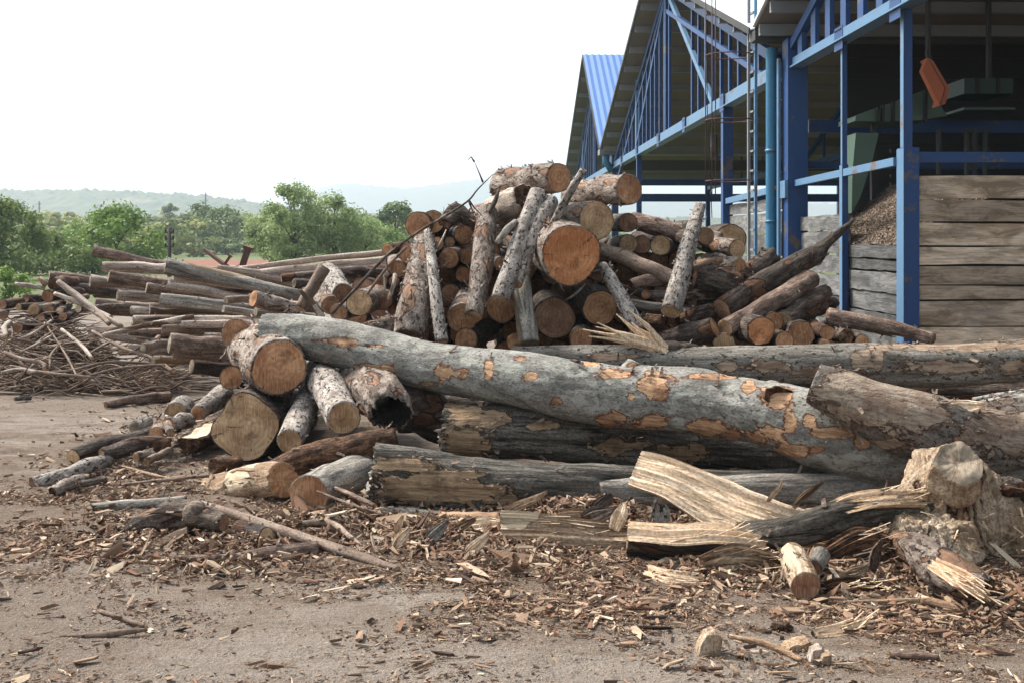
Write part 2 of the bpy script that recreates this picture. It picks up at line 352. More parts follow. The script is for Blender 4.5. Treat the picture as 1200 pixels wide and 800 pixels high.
    for e in (0, 1):
        if nocap and e == 1: continue
        c = pl[0] if e == 0 else pl[-1]; d = (pl[1]-pl[0]).normalized()*-1 if e == 0 else (pl[-1]-pl[-2]).normalized()
        ring = [c+(q-c)*rim for q in rings[e]]
        mat = end if e == 0 else (end2 or end)
        vs = []; NR = 8 if rmax > .08 else 4
        if hollow and e == 0:
            prof_h = [(1.0, .003), (.9, -.005), (.8, -.02), (.7, -.05), (.6, -.12), (.45, -.2), (.25, -.24), (.03, -.26)]
        else:
            prof_h = [(1.0, .004)]+[(1-j/NR, .004) for j in range(1, NR)]+[(.03, .004)]
        for s_, h_ in prof_h:
            for q in ring:
                w = c+(q-c)*s_
                hz = endamp*mn.noise(Vector((w.x*9+seed, w.y*9, seed)))*min(1, (1-s_)*5)+.25*endamp*mn.noise(Vector((w.x*40+seed, w.y*40, seed)))
                jj = jag[e]*.6*mn.noise(Vector((w.x*14+seed, w.y*14, seed+3)))*min(1, (1-s_)*4+.2) if jag[e] else 0
                vs.append(w+d*(h_+max(hz+jj, -.02 if not jag[e] and not hollow else -1)*(1 if s_ < .99 else 0)))
        fs = []
        for j in range(len(prof_h)-1):
            for k in range(seg):
                a_, b_ = j*seg+k, j*seg+(k+1) % seg; fs.append((a_, b_, b_+seg, a_+seg) if e == 1 else (b_, a_, a_+seg, b_+seg))
        last = (len(prof_h)-1)*seg; fs.append(tuple(last+k for k in range(seg)) if e == 1 else tuple(last+k for k in range(seg))[::-1])
        # pith-centred texture: shift mesh so local origin is the end centre
        if e == 1 or True:
            o = mesh('hollow_end' if hollow and e == 0 else ('broken_end' if jag[e] else 'cut_end'), [q-c for q in vs], fs, mat, root); o.location = c
    for (t, ang, L, r0, r1, mt) in stubs:
        i = int(t*(n-1)); d = (pl[min(i+1,n-1)]-pl[max(i-1,0)]).normalized(); sx = Vector((1,0,0))-d*d.x; sx.normalize(); sy = d.cross(sx)
        a = math.radians(ang); dd = (sx*math.cos(a)+sy*math.sin(a)); dd = (dd+d*.45).normalized()
        b = MB(); b.tube([pl[i]+dd*ra[i]*.6, pl[i]+dd*ra[i]*1.0, pl[i]+dd*(ra[i]+L*.6), pl[i]+dd*(ra[i]+L)], [r0*1.5, r0*1.15, r0*.95, r1], 14)
        b.build('branch_stub', mt, root, True)
    if flakes:
        b = MB()
        edge_ = [j_ for j_ in range(seg, (n-1)*seg) if pe and -.1 < pe[j_] < .55]
        for f_ in range(flakes+(90 if edge_ else 0)):
            i = rnd.randrange(1, n-1); k = rnd.randrange(seg)
            if f_ >= flakes: j_ = rnd.choice(edge_); i, k = j_//seg, j_ % seg
            q = V[i*seg+k]; nrm = (q-pl[i]).normalized(); d = (pl[min(i+1,n-1)]-pl[max(i-1,0)]).normalized()
            sd = nrm.cross(d); an = rnd.uniform(-.8, .8)+(0 if rnd.random() < .6 else 1.57); al = d*math.cos(an)+sd*math.sin(an); ac = nrm.cross(al)
            L = rnd.uniform(.02, .09)*(.45+2.2*rmax)*(.55 if f_ >= flakes else 1); w = L*rnd.uniform(.25, .6); cu = rnd.uniform(.1, .8); tn = rnd.uniform(0, 1)
            prev = None; th = .004
            pts_ = []
            for s_ in range(4):
                t_ = s_/3; cc = q+al*L*t_+nrm*(.004+cu*L*t_*t_); ww = w*(1-.5*t_*rnd.uniform(.4, 1.3))
                pts_.append((cc-ac*ww/2+nrm*rnd.uniform(0,.01), cc+ac*ww/2))
            for s_ in range(3):
                (a1_, b1_), (a2_, b2_) = pts_[s_], pts_[s_+1]
                b.hexa([a1_, b1_, b2_, a2_, a1_+nrm*th, b1_+nrm*th, b2_+nrm*th, a2_+nrm*th], tn)
        lb_ = b.build('loose_bark', {'flaky': 'flaky', 'speckled': 'speckled', 'dark': 'redbark', 'beech': 'redbark', 'cleftbark': 'redbark'}.get(bk, 'brown'), root); lb_['kind'] = 'stuff'
    LOGS.append(root)
    return root
def D(label, x, y, d, Y, L=3., bk='dark', end='cut_orange', yaw=None, pitch=0., taper=.85, kind='log', cat='log', **kw):
    rnd = random.Random(int(x*7+y*3)); yaw = rnd.uniform(-9, 9) if yaw is None else yaw
    p = at(x, y, Y); r = d/2*Y/F; dv = Vector((math.sin(math.radians(yaw)), math.cos(math.radians(yaw)), math.tan(math.radians(pitch))))
    q = p+dv*L; mid = (p+q)/2+Vector((rnd.uniform(-.04,.04), 0, rnd.uniform(-.03,.03)))
    return logthing(kind, label, cat, None, bk, end, world=[(p, r), (mid, r*(1+taper)/2), (q, r*taper)], **kw)
# ------------------------------------------------------------------ camera, light, air
cam = bpy.data.cameras.new('camera'); co = bpy.data.objects.new('camera', cam); COL.objects.link(co); sc.camera = co
co.location = (0, 0, EYE); co.rotation_euler = (math.pi/2, 0, 0); cam.lens = 36*F/1200; cam.sensor_width = 36; cam.shift_y = -(400-HZ)/1200
cam.clip_end = 20000; cam.clip_start = .05
SUN = Vector((-.55, .38, .80)).normalized()
w = bpy.data.worlds.new('World'); sc.world = w; w.use_nodes = True; nt = w.node_tree
sky = nt.nodes.new('ShaderNodeTexSky'); sky.sky_type = 'NISHITA'; sky.sun_disc = False
sky.sun_elevation = math.asin(SUN.z); sky.sun_rotation = math.atan2(SUN.x, SUN.y); sky.air_density = 1.0; sky.dust_density = 3.0; sky.ozone_density = 1.
hs = nt.nodes.new('ShaderNodeHueSaturation'); hs.inputs['Saturation'].default_value = .36
nt.links.new(sky.outputs[0], hs.inputs['Color']); bg = nt.nodes['Background']; tm = nt.nodes.new('ShaderNodeMix'); tm.data_type = 'RGBA'; tm.blend_type = 'MULTIPLY'; tm.inputs[0].default_value = 1; tm.inputs[7].default_value = (.89, .97, 1.0, 1)
nt.links.new(hs.outputs[0], tm.inputs[6]); nt.links.new(tm.outputs[2], bg.inputs[0]); bg.inputs[1].default_value = .125
sl = bpy.data.lights.new('sun', 'SUN'); sl.energy = 3.1; sl.angle = math.radians(12); sl.color = (1, .93, .84)
so = bpy.data.objects.new('sun', sl); COL.objects.link(so); so.rotation_euler = SUN.to_track_quat('Z', 'Y').to_euler(); so.location = (0, 0, 60)
sc.view_settings.view_transform = 'Standard'; sc.view_settings.look = 'None'; sc.view_settings.exposure = 1.40; sc.view_settings.gamma = 1
hz = MB(); hz.box((-3500, -200, -1.2), (3500, 4300, 330)); gm = G('haze'); gm.n.remove(gm.b)
pv = gm.node('ShaderNodeVolumePrincipled'); pv.inputs['Color'].default_value = (.82, .92, 1, 1); pv.inputs['Density'].default_value = .00047
pv.inputs['Anisotropy'].default_value = .3
gm.link(pv.outputs[0], gm.n['Material Output'].inputs['Volume']); M['haze'] = gm.m
tag(hz.build('haze', 'haze'), 'pale summer haze over the yard and the far hills', 'haze', kind='stuff')
# ------------------------------------------------------------------ ground
def gh(x, y):
    d = max(0, 1-max(0, y-16)/10)
    tr = .5+.5*math.sin((x*.9+y*.35)*2.4+1.2*mn.noise(Vector((x*.3, y*.3, 9))))
    h = -.02*tr**6*(y < 14)+.022*mn.noise(Vector((x*.55, y*.55, 1)))+.012*mn.noise(Vector((x*2.2, y*2.2, 4)))+.010*mn.noise(Vector((x*9, y*9, 7)))+.006*mn.noise(Vector((x*28, y*28, 2)))
    return h*d
def axis(lo, hi, core0, core1, s, gr=1.18):
    a = list(np.arange(core0, core1, s)); st = s; x = a[-1]
    while x < hi: st *= gr; x += st; a.append(min(x, hi))
    st = s; x = a[0]
    while x > lo: st *= gr; x -= st; a.insert(0, max(x, lo))
    return a
xs = axis(-3450, 3450, -5.2, 5.2, .045); ys = axis(-150, 4200, 3.6, 11, .03)
gv = [(x, y, gh(x, y) if abs(x) < 25 and 0 < y < 40 else 0) for y in ys for x in xs]; nx = len(xs)
gf = [(j*nx+i, j*nx+i+1, (j+1)*nx+i+1, (j+1)*nx+i) for j in range(len(ys)-1) for i in range(nx-1)]
g = G('ground'); v = g.coord((1,1,1), rnd=False)
n1 = g.noise(v, .55, 7, .62, .4); n2 = g.noise(v, 5., 7, .7); n3 = g.noise(v, 42, 5, .7); n4 = g.noise(g.coord((.6,2.4,1), rnd=False), 1.3, 6, .7, .5)
base = g.ramp(n2, [(.38, (.085,.054,.036)), (.5, (.15,.102,.07)), (.62, (.225,.165,.12))])
sep = g.node('ShaderNodeSeparateXYZ'); g.link(v, sep.inputs[0])
# hard driven surface: pale grey-beige dust, in broad uneven patches, more of it near the bottom of the slope and along the track
pale = g.ramp(n3, [(.38, (.195,.155,.122)), (.5, (.28,.232,.192)), (.62, (.36,.305,.26))])
yw = g.math('ADD', g.math('MULTIPLY', g.math('SUBTRACT', 5.2, sep.outputs[1]), .16), g.math('MULTIPLY', g.math('ADD', sep.outputs[0], -.2), -.045))
base = g.mix(g.ramp(g.math('ADD', n4, g.math('MAXIMUM', yw, g.math('MULTIPLY', g.math('SUBTRACT', sep.outputs[1], 8.2), .05))), [(.50, 0.), (.60, .9)]), base, pale)
ns_ = g.noise(g.coord((.8,5.5,1), rnd=False), 1.6, 8, .7, .6); base = g.mix(g.ramp(ns_, [(.48, 0.), (.62, .5)]), base, g.mix(n3, (.10,.064,.042), (.20,.14,.096)))
dk = g.ramp(n1, [(.46, 0.), (.58, .65)]); base = g.mix(dk, base, g.mix(n3, (.115,.078,.055), (.21,.15,.108)))
base = g.mix(g.ramp(n3, [(.56, 0.), (.62, .65)]), base, (.085,.05,.034))
nf = g.noise(v, 130, 3, .6); base = g.mix(g.ramp(nf, [(.57, 0.), (.63, .6)]), base, (.42,.33,.24))
# past the yard it is rough grass
dist = g.math('ADD', sep.outputs[1], g.math('MULTIPLY', n1, 8.))
base = g.mix(g.ramp(g.math('MULTIPLY', dist, .01), [(.30, 0.), (.34, 1.)]), base, g.mix(n2, (.06,.085,.025), (.15,.16,.06)))
g.col(base); g.b.inputs['Roughness'].default_value = .92; g.bump(g.math('ADD', n3, g.math('ADD', g.math('MULTIPLY', n2, 1.5), g.math('MULTIPLY', nf, .5))), 1., .03); M['ground'] = g.m
tag(mesh('ground', gv, gf, 'ground'), 'packed brown dirt yard strewn with sawdust and bark', 'ground', kind='structure')
# ------------------------------------------------------------------ debris (vectorised thin boxes)
def chipcloud(name, label, cat, x, y, z, L, W, T, yaw, tilt, tone, mat, roll=None):
    n = len(x); ca, sa = np.cos(yaw), np.sin(yaw); ct, st = np.cos(tilt), np.sin(tilt)
    roll = np.zeros(n) if roll is None else roll
    u = np.stack([ca*ct, sa*ct, st], 1); vv = np.stack([-sa, ca, np.zeros(n)], 1); nn = np.cross(u, vv)
    v2 = vv*np.cos(roll)[:,None]+nn*np.sin(roll)[:,None]; nn = np.cross(u, v2); vv = v2
    c = np.stack([x, y, z], 1); V = np.zeros((n, 8, 3)); k = 0
    for dz in (-.5, .5):
        for a, b in ((-.5,-.5), (.5,-.5), (.5,.5), (-.5,.5)):
            ja = a*(1+rng.uniform(-.6,.4,n)); jb = b*(1+rng.uniform(-.95,.4,n))+rng.uniform(-.2,.2,n)
            V[:,k] = c+u*(ja*L)[:,None]+vv*(jb*W)[:,None]+nn*(dz*T*(1+rng.uniform(-.4,.6,n)))[:,None]; k += 1
    fb = np.array([(0,3,2,1),(4,5,6,7),(0,1,5,4),(1,2,6,5),(2,3,7,6),(3,0,4,7)])
    Fq = (np.arange(n)[:,None,None]*8+fb[None]).reshape(-1, 4)
    o = mesh(name, V.reshape(-1, 3), Fq, mat, None, False, tone=np.repeat(tone, 8))
    return tag(o, label, cat, kind='stuff')
GH = np.vectorize(gh)
def scatter(n, f):
    out = []
    while len(out) < n:
        # sampled over the ground nearer things denser per square metre like the photo shows the litter
        py = rng.uniform(445, 815, 4000); Y = EYE*F/(py-HZ); px = rng.uniform(-30, 1230, 4000); X = (px-CX)/F*Y
        for a, b, c_, d in zip(X, Y, px, py):
            if rng.random() < f(a, b, c_, d): out.append((a, b))
    o = np.array(out[:n]); return o[:,0], o[:,1]
def dens(x, y, px, py):
    nz = mn.noise(Vector((x*1.4, y*2.2, 3)))+.5*mn.noise(Vector((x*4, y*6, 8)))
    edge = 590+(px < 330)*0
    d = .10+.10*(py > 690)
    if px > 480: d = max(d, 1-abs(py-680)/140)
    if px < 560: d = max(d, .95-abs(py-610)/(85 if py < 610 else 100))
    if py > 715+ (px-500)*.07 : d *= .45
    if py < 560: d *= .8 if 60 < px < 480 and py > 470 else .10
    return max(0.008, d*(.5+1.6*nz))
x, y = scatter(42000, dens); n = len(x); sz = rng.lognormal(-4.75, .5, n)
chipcloud('wood_chips', 'loose wood chips and sawdust littering the dirt', 'wood chips', x, y, GH(x, y)+rng.uniform(.001,.012,n), sz*rng.uniform(.8,2.2,n), sz*rng.uniform(.2,.7,n), rng.uniform(.0015,.005,n),
          rng.normal(0,1.1,n), rng.normal(0,.22,n), np.clip(rng.beta(2.2,2.0,n),0,1), 'chips', rng.normal(0,.3,n))
x, y = scatter(1700, dens); n = len(x); sz = rng.lognormal(-3.7, .42, n)
chipcloud('bark_scraps', 'torn strips of bark and splinters scattered on the dirt', 'bark scraps', x, y, GH(x, y)+rng.uniform(.004,.02,n), sz*rng.uniform(1.0,2.4,n), sz*rng.uniform(.15,.5,n), rng.uniform(.004,.014,n),
          rng.normal(0,.9,n), rng.normal(0,.12,n), np.clip(rng.beta(1.6,2.0,n),0,1), 'chips', rng.normal(0,.35,n))
x, y = scatter(420, dens); n = len(x); sz = rng.lognormal(-3.15, .35, n)
chipcloud('bark_plates', 'larger tan and orange bark plates lying on the dirt', 'bark plates', x, y, GH(x, y)+rng.uniform(.006,.02,n), sz*rng.uniform(.9,1.9,n), sz*rng.uniform(.25,.6,n), rng.uniform(.004,.012,n),
          rng.normal(0,.9,n), rng.normal(0,.10,n), np.clip(rng.normal(.68,.18,n),0,1), 'chips', rng.normal(0,.25,n))
# heaped litter lying against the front logs
hx = []; 
for (cx_, cy_, sx_, sy_, hgt, k) in ((655,600,62,10,.10,650), (530,625,50,14,.07,450), (420,612,70,14,.06,420), (700,605,50,8,.12,260), (960,668,90,14,.06,520), (860,665,50,12,.05,300), (250,640,90,20,.05,450),
                                     (150,560,60,25,.04,260), (215,500,35,14,.06,160), (1180,700,60,20,.05,250), (440,590,70,8,.06,200), (900,655,50,8,.06,150),(600,640,60,18,.04,350)):
    for _ in range(int(k*2.8)):
        px = rng.normal(cx_, sx_); py = rng.normal(cy_, sy_)
        if py > 470: 
            Y = gy(py); hh = hgt*math.exp(-((px-cx_)/sx_)**2/2-((py-cy_)/sy_)**2/2); hx.append(((px-CX)/F*Y, Y, hh*rng.random()**.6))
hx = np.array(hx); n = len(hx); sz = rng.lognormal(-3.8, .5, n)
chipcloud('splinter_litter', 'heaped splinters and bark shreds against the front logs', 'splinters', hx[:,0], hx[:,1], GH(hx[:,0], hx[:,1])+hx[:,2]+.008, sz*rng.uniform(.9,2.4,n), sz*rng.uniform(.15,.6,n), rng.uniform(.004,.014,n),
          rng.uniform(0,6.28,n), rng.normal(0,.4,n), np.clip(rng.beta(1.9,1.7,n),0,1), 'chips', rng.normal(0,.6,n))
# ------------------------------------------------------------------ trees and hills
def crown(n, cl, H, Wd, z0, size, seed, col=1.0, top=1.3, sub=.34):
    r = np.random.default_rng(seed); C = []
    while len(C) < cl:
        t = r.random(); rad = Wd/2*(math.sin(math.pi*min(1, max(0.02, t**(1/top))))**(.62 if sub < .4 or n < 1000 else .40)); a = r.uniform(0, 6.28); q = r.random()**.45
        C.append((math.cos(a)*rad*q, math.sin(a)*rad*q, z0+(H-z0)*t*.96))
    C = np.array(C); cs = r.uniform(.5, 1.25, cl)*Wd*sub/2; ct = r.uniform(.15, .85, cl)
    idx = r.integers(0, cl, n); d = r.normal(0, 1, (n, 3)); d /= np.linalg.norm(d, axis=1)[:,None]; rr = r.random(n)**.5
    P = C[idx]+d*(cs[idx]*rr)[:,None]*np.array([1,1,.75])
    nrm = d+r.normal(0,.6,(n,3)); nrm[:,2] += .4; nrm /= np.linalg.norm(nrm, axis=1)[:,None]
    a = np.cross(nrm, r.normal(0,1,(n,3))); a /= np.linalg.norm(a, axis=1)[:,None]; b = np.cross(nrm, a); s = size*r.uniform(.55, 1.3, n)
    V = np.stack([P-a*s[:,None]*.5, P-b*(s*.32)[:,None], P+a*s[:,None]*.5, P+b*(s*.32)[:,None]], 1).reshape(-1, 3)
    Fq = np.arange(n*4).reshape(-1, 4); tone = np.repeat(np.clip(ct[idx]+r.normal(0,.14,n), 0, 1), 4)
    return V, Fq, tone, C
def tree(kind, label, cat, px, Y, H, Wd, z0, n, cl, size, mat, seed, group=None, sub=.34, top=1.3):
    x = (px-CX)/F*Y; t = empty(kind, (x, Y, 0), label, cat, group)
    V, Fq, tone, C = crown(n, cl, H, Wd, z0, size, seed, sub=sub, top=top); mesh('crown', V, Fq, mat, t, False, tone=tone)
    b = MB(); r = H*.022; b.tube([(0,0,-.1), (.05*H*.2,0,H*.3), (-.03*H*.3,.1,H*.6), (0,0,H*.88)], [r*1.3, r, r*.6, r*.15], 8); rn = random.Random(seed)
    for i in range(min(14, cl)):
        c = C[rn.randrange(len(C))]; h = max(z0*.7, c[2]*.55); b.tube([(0,0,h), (c[0]*.5, c[1]*.5, (h+c[2])/2+.1), tuple(c)], [r*.45, r*.3, r*.1], 5)
    b.build('trunk', 'polewood', t, True); return t
tree('tree', 'dark green bushy tree cut by the left edge of the photo', 'tree', 2, 48, 3.5, 4.2, .3, 5200, 46, .20, 'leaf_dark', 3)
tree('tree', 'second dark green bush beside the left edge above the brushwood heap', 'tree', 62, 55, 2.1, 4.6, .2, 3600, 40, .2, 'leaf_dark', 4)
tree('bush', 'low yellow-green bush at the left edge over the billets', 'bush', 6, 30, .9, 1.5, .1, 1500, 18, .10, 'leaf_bright', 5)
tree('tree', 'bright green rounded tree behind the top of the left log stack', 'tree', 138, 60, 3.5, 5.6, .3, 7000, 60, .20, 'leaf_bright', 6)
tree('tree', 'bright green bush left of the rounded tree behind the log stack', 'bush', 108, 57, 2.4, 3.2, .2, 3000, 30, .18, 'leaf_bright', 16)
tree('tree', 'tall pale green poplar left of centre above the stacked poles', 'tree', 345, 62, 5.1, 2.9, .2, 11000, 80, .17, 'leaf_poplar', 7, sub=.44, top=1.0)
tree('tree', 'pale green poplar just right of the tallest one, airy crown', 'tree', 392, 64, 4.3, 3.4, .3, 9500, 55, .17, 'leaf_poplar', 8, sub=.44, top=1.0)
tree('tree', 'short pale green poplar left of the tallest one', 'tree', 318, 66, 3.9, 2.8, .3, 7000, 45, .17, 'leaf_poplar', 9, sub=.44, top=1.0)
tree('tree', 'rightmost low poplar of the clump beside the log pile', 'tree', 428, 66, 3.0, 3.0, .2, 6000, 40, .17, 'leaf_poplar', 10, sub=.44, top=1.0)
tree('tree', 'dusty green round tree between the poplars and the log pile', 'tree', 464, 105, 5.6, 5.0, .4, 3200, 34, .34, 'leaf_mid', 12)
tree('tree', 'yellow-green low tree below the round one by the log pile', 'tree', 442, 85, 3.0, 4.6, .3, 2400, 26, .28, 'leaf_bright', 13)
tree('tree', 'hazy green tree rising at the far left above the dark bush', 'tree', 10, 130, 6.6, 8, .6, 3000, 36, .42, 'leaf_mid', 14)
tree('conifer', 'single dark round-topped tree standing above the wood left of the pole', 'tree', 200, 240, 10.2, 6.0, 1, 1600, 20, .7, 'leaf_dark', 15)
tree('tree', 'broad green tree behind the tiled roof left of the poplars', 'tree', 265, 150, 6.6, 9, .6, 3600, 40, .45, 'leaf_mid', 17)
tree('tree', 'blue-green tree in the wood right of the utility pole', 'tree', 232, 170, 7.4, 8, .6, 3000, 36, .5, 'leaf_dark', 18)
VV = []; FF = []; TT = []; base_i = 0; rw = random.Random(5)
protos = [crown(420, 16, 1, .95, .05, .13, 100+i, sub=.42) for i in range(6)]
rows = [(95, 16, 4.0, 6), (125, 22, 5.4, 7), (160, 30, 7.5, 9), (205, 40, 8.6, 11), (260, 50, 10.5, 13), (330, 56, 12, 15), (420, 60, 13, 18), (540, 60, 14, 22)]
for (Y, cnt, H, W_) in rows:
    cnt = int(cnt*1.43)
    for i in range(cnt):
        px = -60+(i+rw.random())*1090/cnt
        if Y < 150 and px > 330: continue
        if 150 < px and Y < 110: continue
        if px > 640 and Y < 200: continue
        y_ = Y*rw.uniform(.9, 1.12); h = H*rw.uniform(.6, 1.05)*(.86 if px < 200 else .78 if px < 640 else .4); wd = W_*rw.uniform(.7, 1.2)
        V, Fq, tn, C = protos[rw.randrange(6)]; a = rw.uniform(0, 6.28); ca, sa = math.cos(a), math.sin(a)
        X = V[:,0]*ca-V[:,1]*sa; Yv = V[:,0]*sa+V[:,1]*ca; tt = rw.uniform(-.35, .35)
        VV.append(np.stack([X*wd+(px-CX)/F*y_, Yv*wd+y_, V[:,2]*h], 1)); FF.append(Fq+base_i); TT.append(np.clip(tn+tt, 0, 1)); base_i += len(V)
tag(mesh('woodland', np.concatenate(VV), np.concatenate(FF), 'leaf_wood', None, False, tone=np.concatenate(TT)), 'mixed green wood filling the low ground behind the yard', 'woodland', kind='stuff')
g = G('hillforest'); v = g.coord((1,1,1), rnd=False); n = g.noise(v, .05, 6, .7); n2 = g.noise(v, .006, 4)
c = g.ramp(n, [(.35, (.022,.045,.018)), (.55, (.06,.085,.032)), (.75, (.12,.135,.055))]); c = g.mix(g.ramp(n2, [(.62, 0.), (.7, .5)]), c, (.26,.23,.12)); g.col(c); M['hillforest'] = g.m
def hill(name, label, Y, prof, depth, nxh, nyh, x0, x1, bumpa, bf):
    vs = []; fs = []
    for j in range(nyh):
        t = j/(nyh-1)
        for i in range(nxh):
            px = x0+(x1-x0)*i/(nxh-1); yy = Y+depth*t; h = np.interp(px, [p[0] for p in prof], [p[1] for p in prof])/F*Y*1.16
            s = math.sin(min(1, t*1.15)*math.pi/2)**.8; X = (px-CX)/F*(Y+depth*.5)
            z = h*s+bumpa*s*(abs(mn.noise(Vector((X*bf, yy*bf, 3))))*2+mn.noise(Vector((X*bf*3, yy*bf*3, 5))))*(.3+.7*s)+h*.06*mn.noise(Vector((X*bf*.08, 3, 1)))
            vs.append((X, yy, z-2*(j == 0)))
    fs = [(j*nxh+i, j*nxh+i+1, (j+1)*nxh+i+1, (j+1)*nxh+i) for j in range(nyh-1) for i in range(nxh-1)]
    tag(mesh(name, vs, fs, 'hillforest'), label, 'hill', kind='structure')
hill('hills', 'low wooded ridge on the left in pale haze', 900, [(-200,62),(0,64),(60,65),(140,62),(200,60),(260,50),(320,42),(420,34),(700,30),(1300,30)], 260, 520, 60, -220, 1300, 3.2, .09)
hill('hills', 'far blue ridge behind the log pile and the shed', 2500, [(-200,10),(200,20),(330,48),(370,66),(400,70),(470,66),(560,76),(640,72),(760,58),(850,50),(1000,46),(1300,40)], 600, 420, 40, -220, 1300, 5, .035)
# ------------------------------------------------------------------ far roof, poles
t = empty('farmhouse', ((262-CX)/F*46, 46, 0), 'low house with red tiled roof half hidden behind the log stack', 'house')
b = MB(); b.box((-1.7,-1.2,0), (1.7,1.2,.55)); b.build('wall', 'wallwhite', t); t.location.z = -.2
b = MB(); b.hexa([(-1.9,-1.5,.55),(1.9,-1.5,.55),(1.9,0,1.03),(-1.9,0,1.03),(-1.9,-1.5,.61),(1.9,-1.5,.61),(1.9,0,1.09),(-1.9,0,1.09)]); b.hexa([(-1.9,0,1.03),(1.9,0,1.03),(1.9,1.5,.55),(-1.9,1.5,.55),(-1.9,0,1.088),(1.9,0,1.088),(1.9,1.5,.61),(-1.9,1.5,.61)]); b.build('roof', 'tile', t)
def pole(label, px, ytop, Y, r, arms):
    x = (px-CX)/F*Y; h = EYE-(ytop-HZ)/F*Y; t = empty('utility_pole', (x, Y, 0), label, 'utility pole')
    b = MB(); b.tube([(0,0,-.2), (0,0,h)], [r*1.25, r], 10); b.build('pole', 'polewood', t, True)
    for z in arms:
        b = MB(); b.box((-.5*r*5,-r*.5,h-z-.06), (.5*r*5,r*.5,h-z)); b.build('crossarm', 'polewood', t)
        for sx in (-1, 1):
            b = MB(); b.tube([(sx*r*2.2,0,h-z), (sx*r*2.2,0,h-z+r*1.4)], r*.55, 8); b.build('insulator', 'dimgrey', t, True)
pole('dark utility pole with insulators behind the left log stack', 198.5, 267, 34, .055, (.12, .32, .55))
pole('thin distant pylon on the skyline of the wooded ridge', 241, 226, 420, .24, (1., 3.))
pole('faint distant pole at the far left in front of the ridge', 46, 236, 380, .2, (1., 2.5))
pole('faint distant pole in the middle of the left ridge', 153, 237, 480, .2, (1., 2.5))
for lab, p0, p1, r in (('rusty pole leaning down to the right before the tiled roof', (240,293,17), (272,317,16.6), .035), ('short rusty stub crossing the leaning rusty pole', (262,312,16.7), (270,300,16.7), .025), ('upright rusty machine arm with red tip beside the poplars', (284,312,17), (291,291,17), .06)):
    P0, P1 = at(*p0), at(*p1); t = empty('rusty_bar', P0, lab, 'steel bar'); b = MB(); b.beam((0,0,0), P1-P0, r*1.4, r*1.4); b.beam((P1-P0)*.9, (P1-P0)*1.06, r*2.2, r*2.2); b.build('bar', 'rust', t)
    b = MB(); b.beam((P1-P0)*.93-Vector((0,.01,0)), (P1-P0)*1.09-Vector((0,.01,0)), r*1.8, r*2.5); b.build('bar_tip', 'tile', t)
# ------------------------------------------------------------------ shed
TH = math.atan(.029)
shed = empty('open_shed', (4.52, 0, 0), 'blue steel open-sided sawmill shed with zigzag roof and plank bays', 'shed'); shed.rotation_euler = (0, 0, TH)
U = lambda Y: Y/math.cos(TH)        # along the front from the camera's side
def bb(name, mat, lo, hi): m = MB(); m.box(lo, hi); return m.build(name, mat, shed)
def bm_(name, mat, p, q, w_, h_, up=(0,0,1)): m = MB(); m.beam(p, q, w_, h_, up); return m.build(name, mat, shed)
VAL = 4.78; SL = .33; OV = .5; DEP = 19.
def roofs(u0, u1, ztop, tag_):
    "one pitched roof: valley at u0, ridge midway, valley at u1"
    um = (u0+u1)/2; zr = ztop+SL*(um-u0)
    if tag_ == 0: um = 43.4; zr = 8.95
    for (a, za, b_, zb, side) in ((u0+.02, ztop, um, zr, 0), (um, zr, u1-.02, ztop, 1)):
        m = MB(); n = int((abs(b_-a))/.25)
        ribs = int((DEP+OV)/.25)
        v_ = []; f_ = []
        for i in range(ribs*2+1):
            xx = -OV+i*(DEP+OV)/(ribs*2); hz_ = .035*(i % 2)
            v_ += [(xx, a, za+hz_), (xx, b_, zb+hz_)]
        f_ = [(2*i, 2*i+1, 2*i+3, 2*i+2) for i in range(ribs*2)]; k0 = len(v_)
        v_ += [(p[0], p[1], p[2]-.02) for p in v_]; f_ += [(k0+2*i, k0+2*i+2, k0+2*i+3, k0+2*i+1) for i in range(ribs*2)]
        for i in range(ribs*2): f_ += [(2*i, 2*i+2, k0+2*i+2, k0+2*i), (2*i+1, k0+2*i+1, k0+2*i+3, 2*i+3)]
        f_ += [(0, k0, k0+1, 1), (ribs*4, ribs*4+1, k0+ribs*4+1, k0+ribs*4)]
        mesh('roof_sheet', v_, f_, 'roof_blue' if tag_ == 0 and side == 0 else 'roof_white', shed, False)
        m = MB(); th = .012                                  # grey lining boards under the sheet
        m.hexa([(-OV+.03, a, za-.055), (DEP, a, za-.055), (DEP, b_, zb-.055), (-OV+.03, b_, zb-.055), (-OV+.03, a, za-.03), (DEP, a, za-.03), (DEP, b_, zb-.03), (-OV+.03, b_, zb-.03)])
        m.build('roof_lining', 'roof_under', shed)
        np_ = int(abs(b_-a)/1.08)
        for i in range(np_+1):
            uu = a+(b_-a)*(i+.25)/(np_+.5); zz = za+(zb-za)*(uu-a)/(b_-a)-.056
            m = MB(); m.box((-OV+.06, uu-.03, zz-.17), (DEP, uu+.03, zz-.001)); m.box((-OV+.06, uu+.031, zz-.17), (DEP, uu+.08, zz-.155)); m.build('purlin', 'purlin', shed)
        bm_('verge_board', 'dimgrey', (-OV-.012, a, za-.03), (-OV-.012, b_, zb-.03), .02, .1)
    return um, zr
CH = 4.2
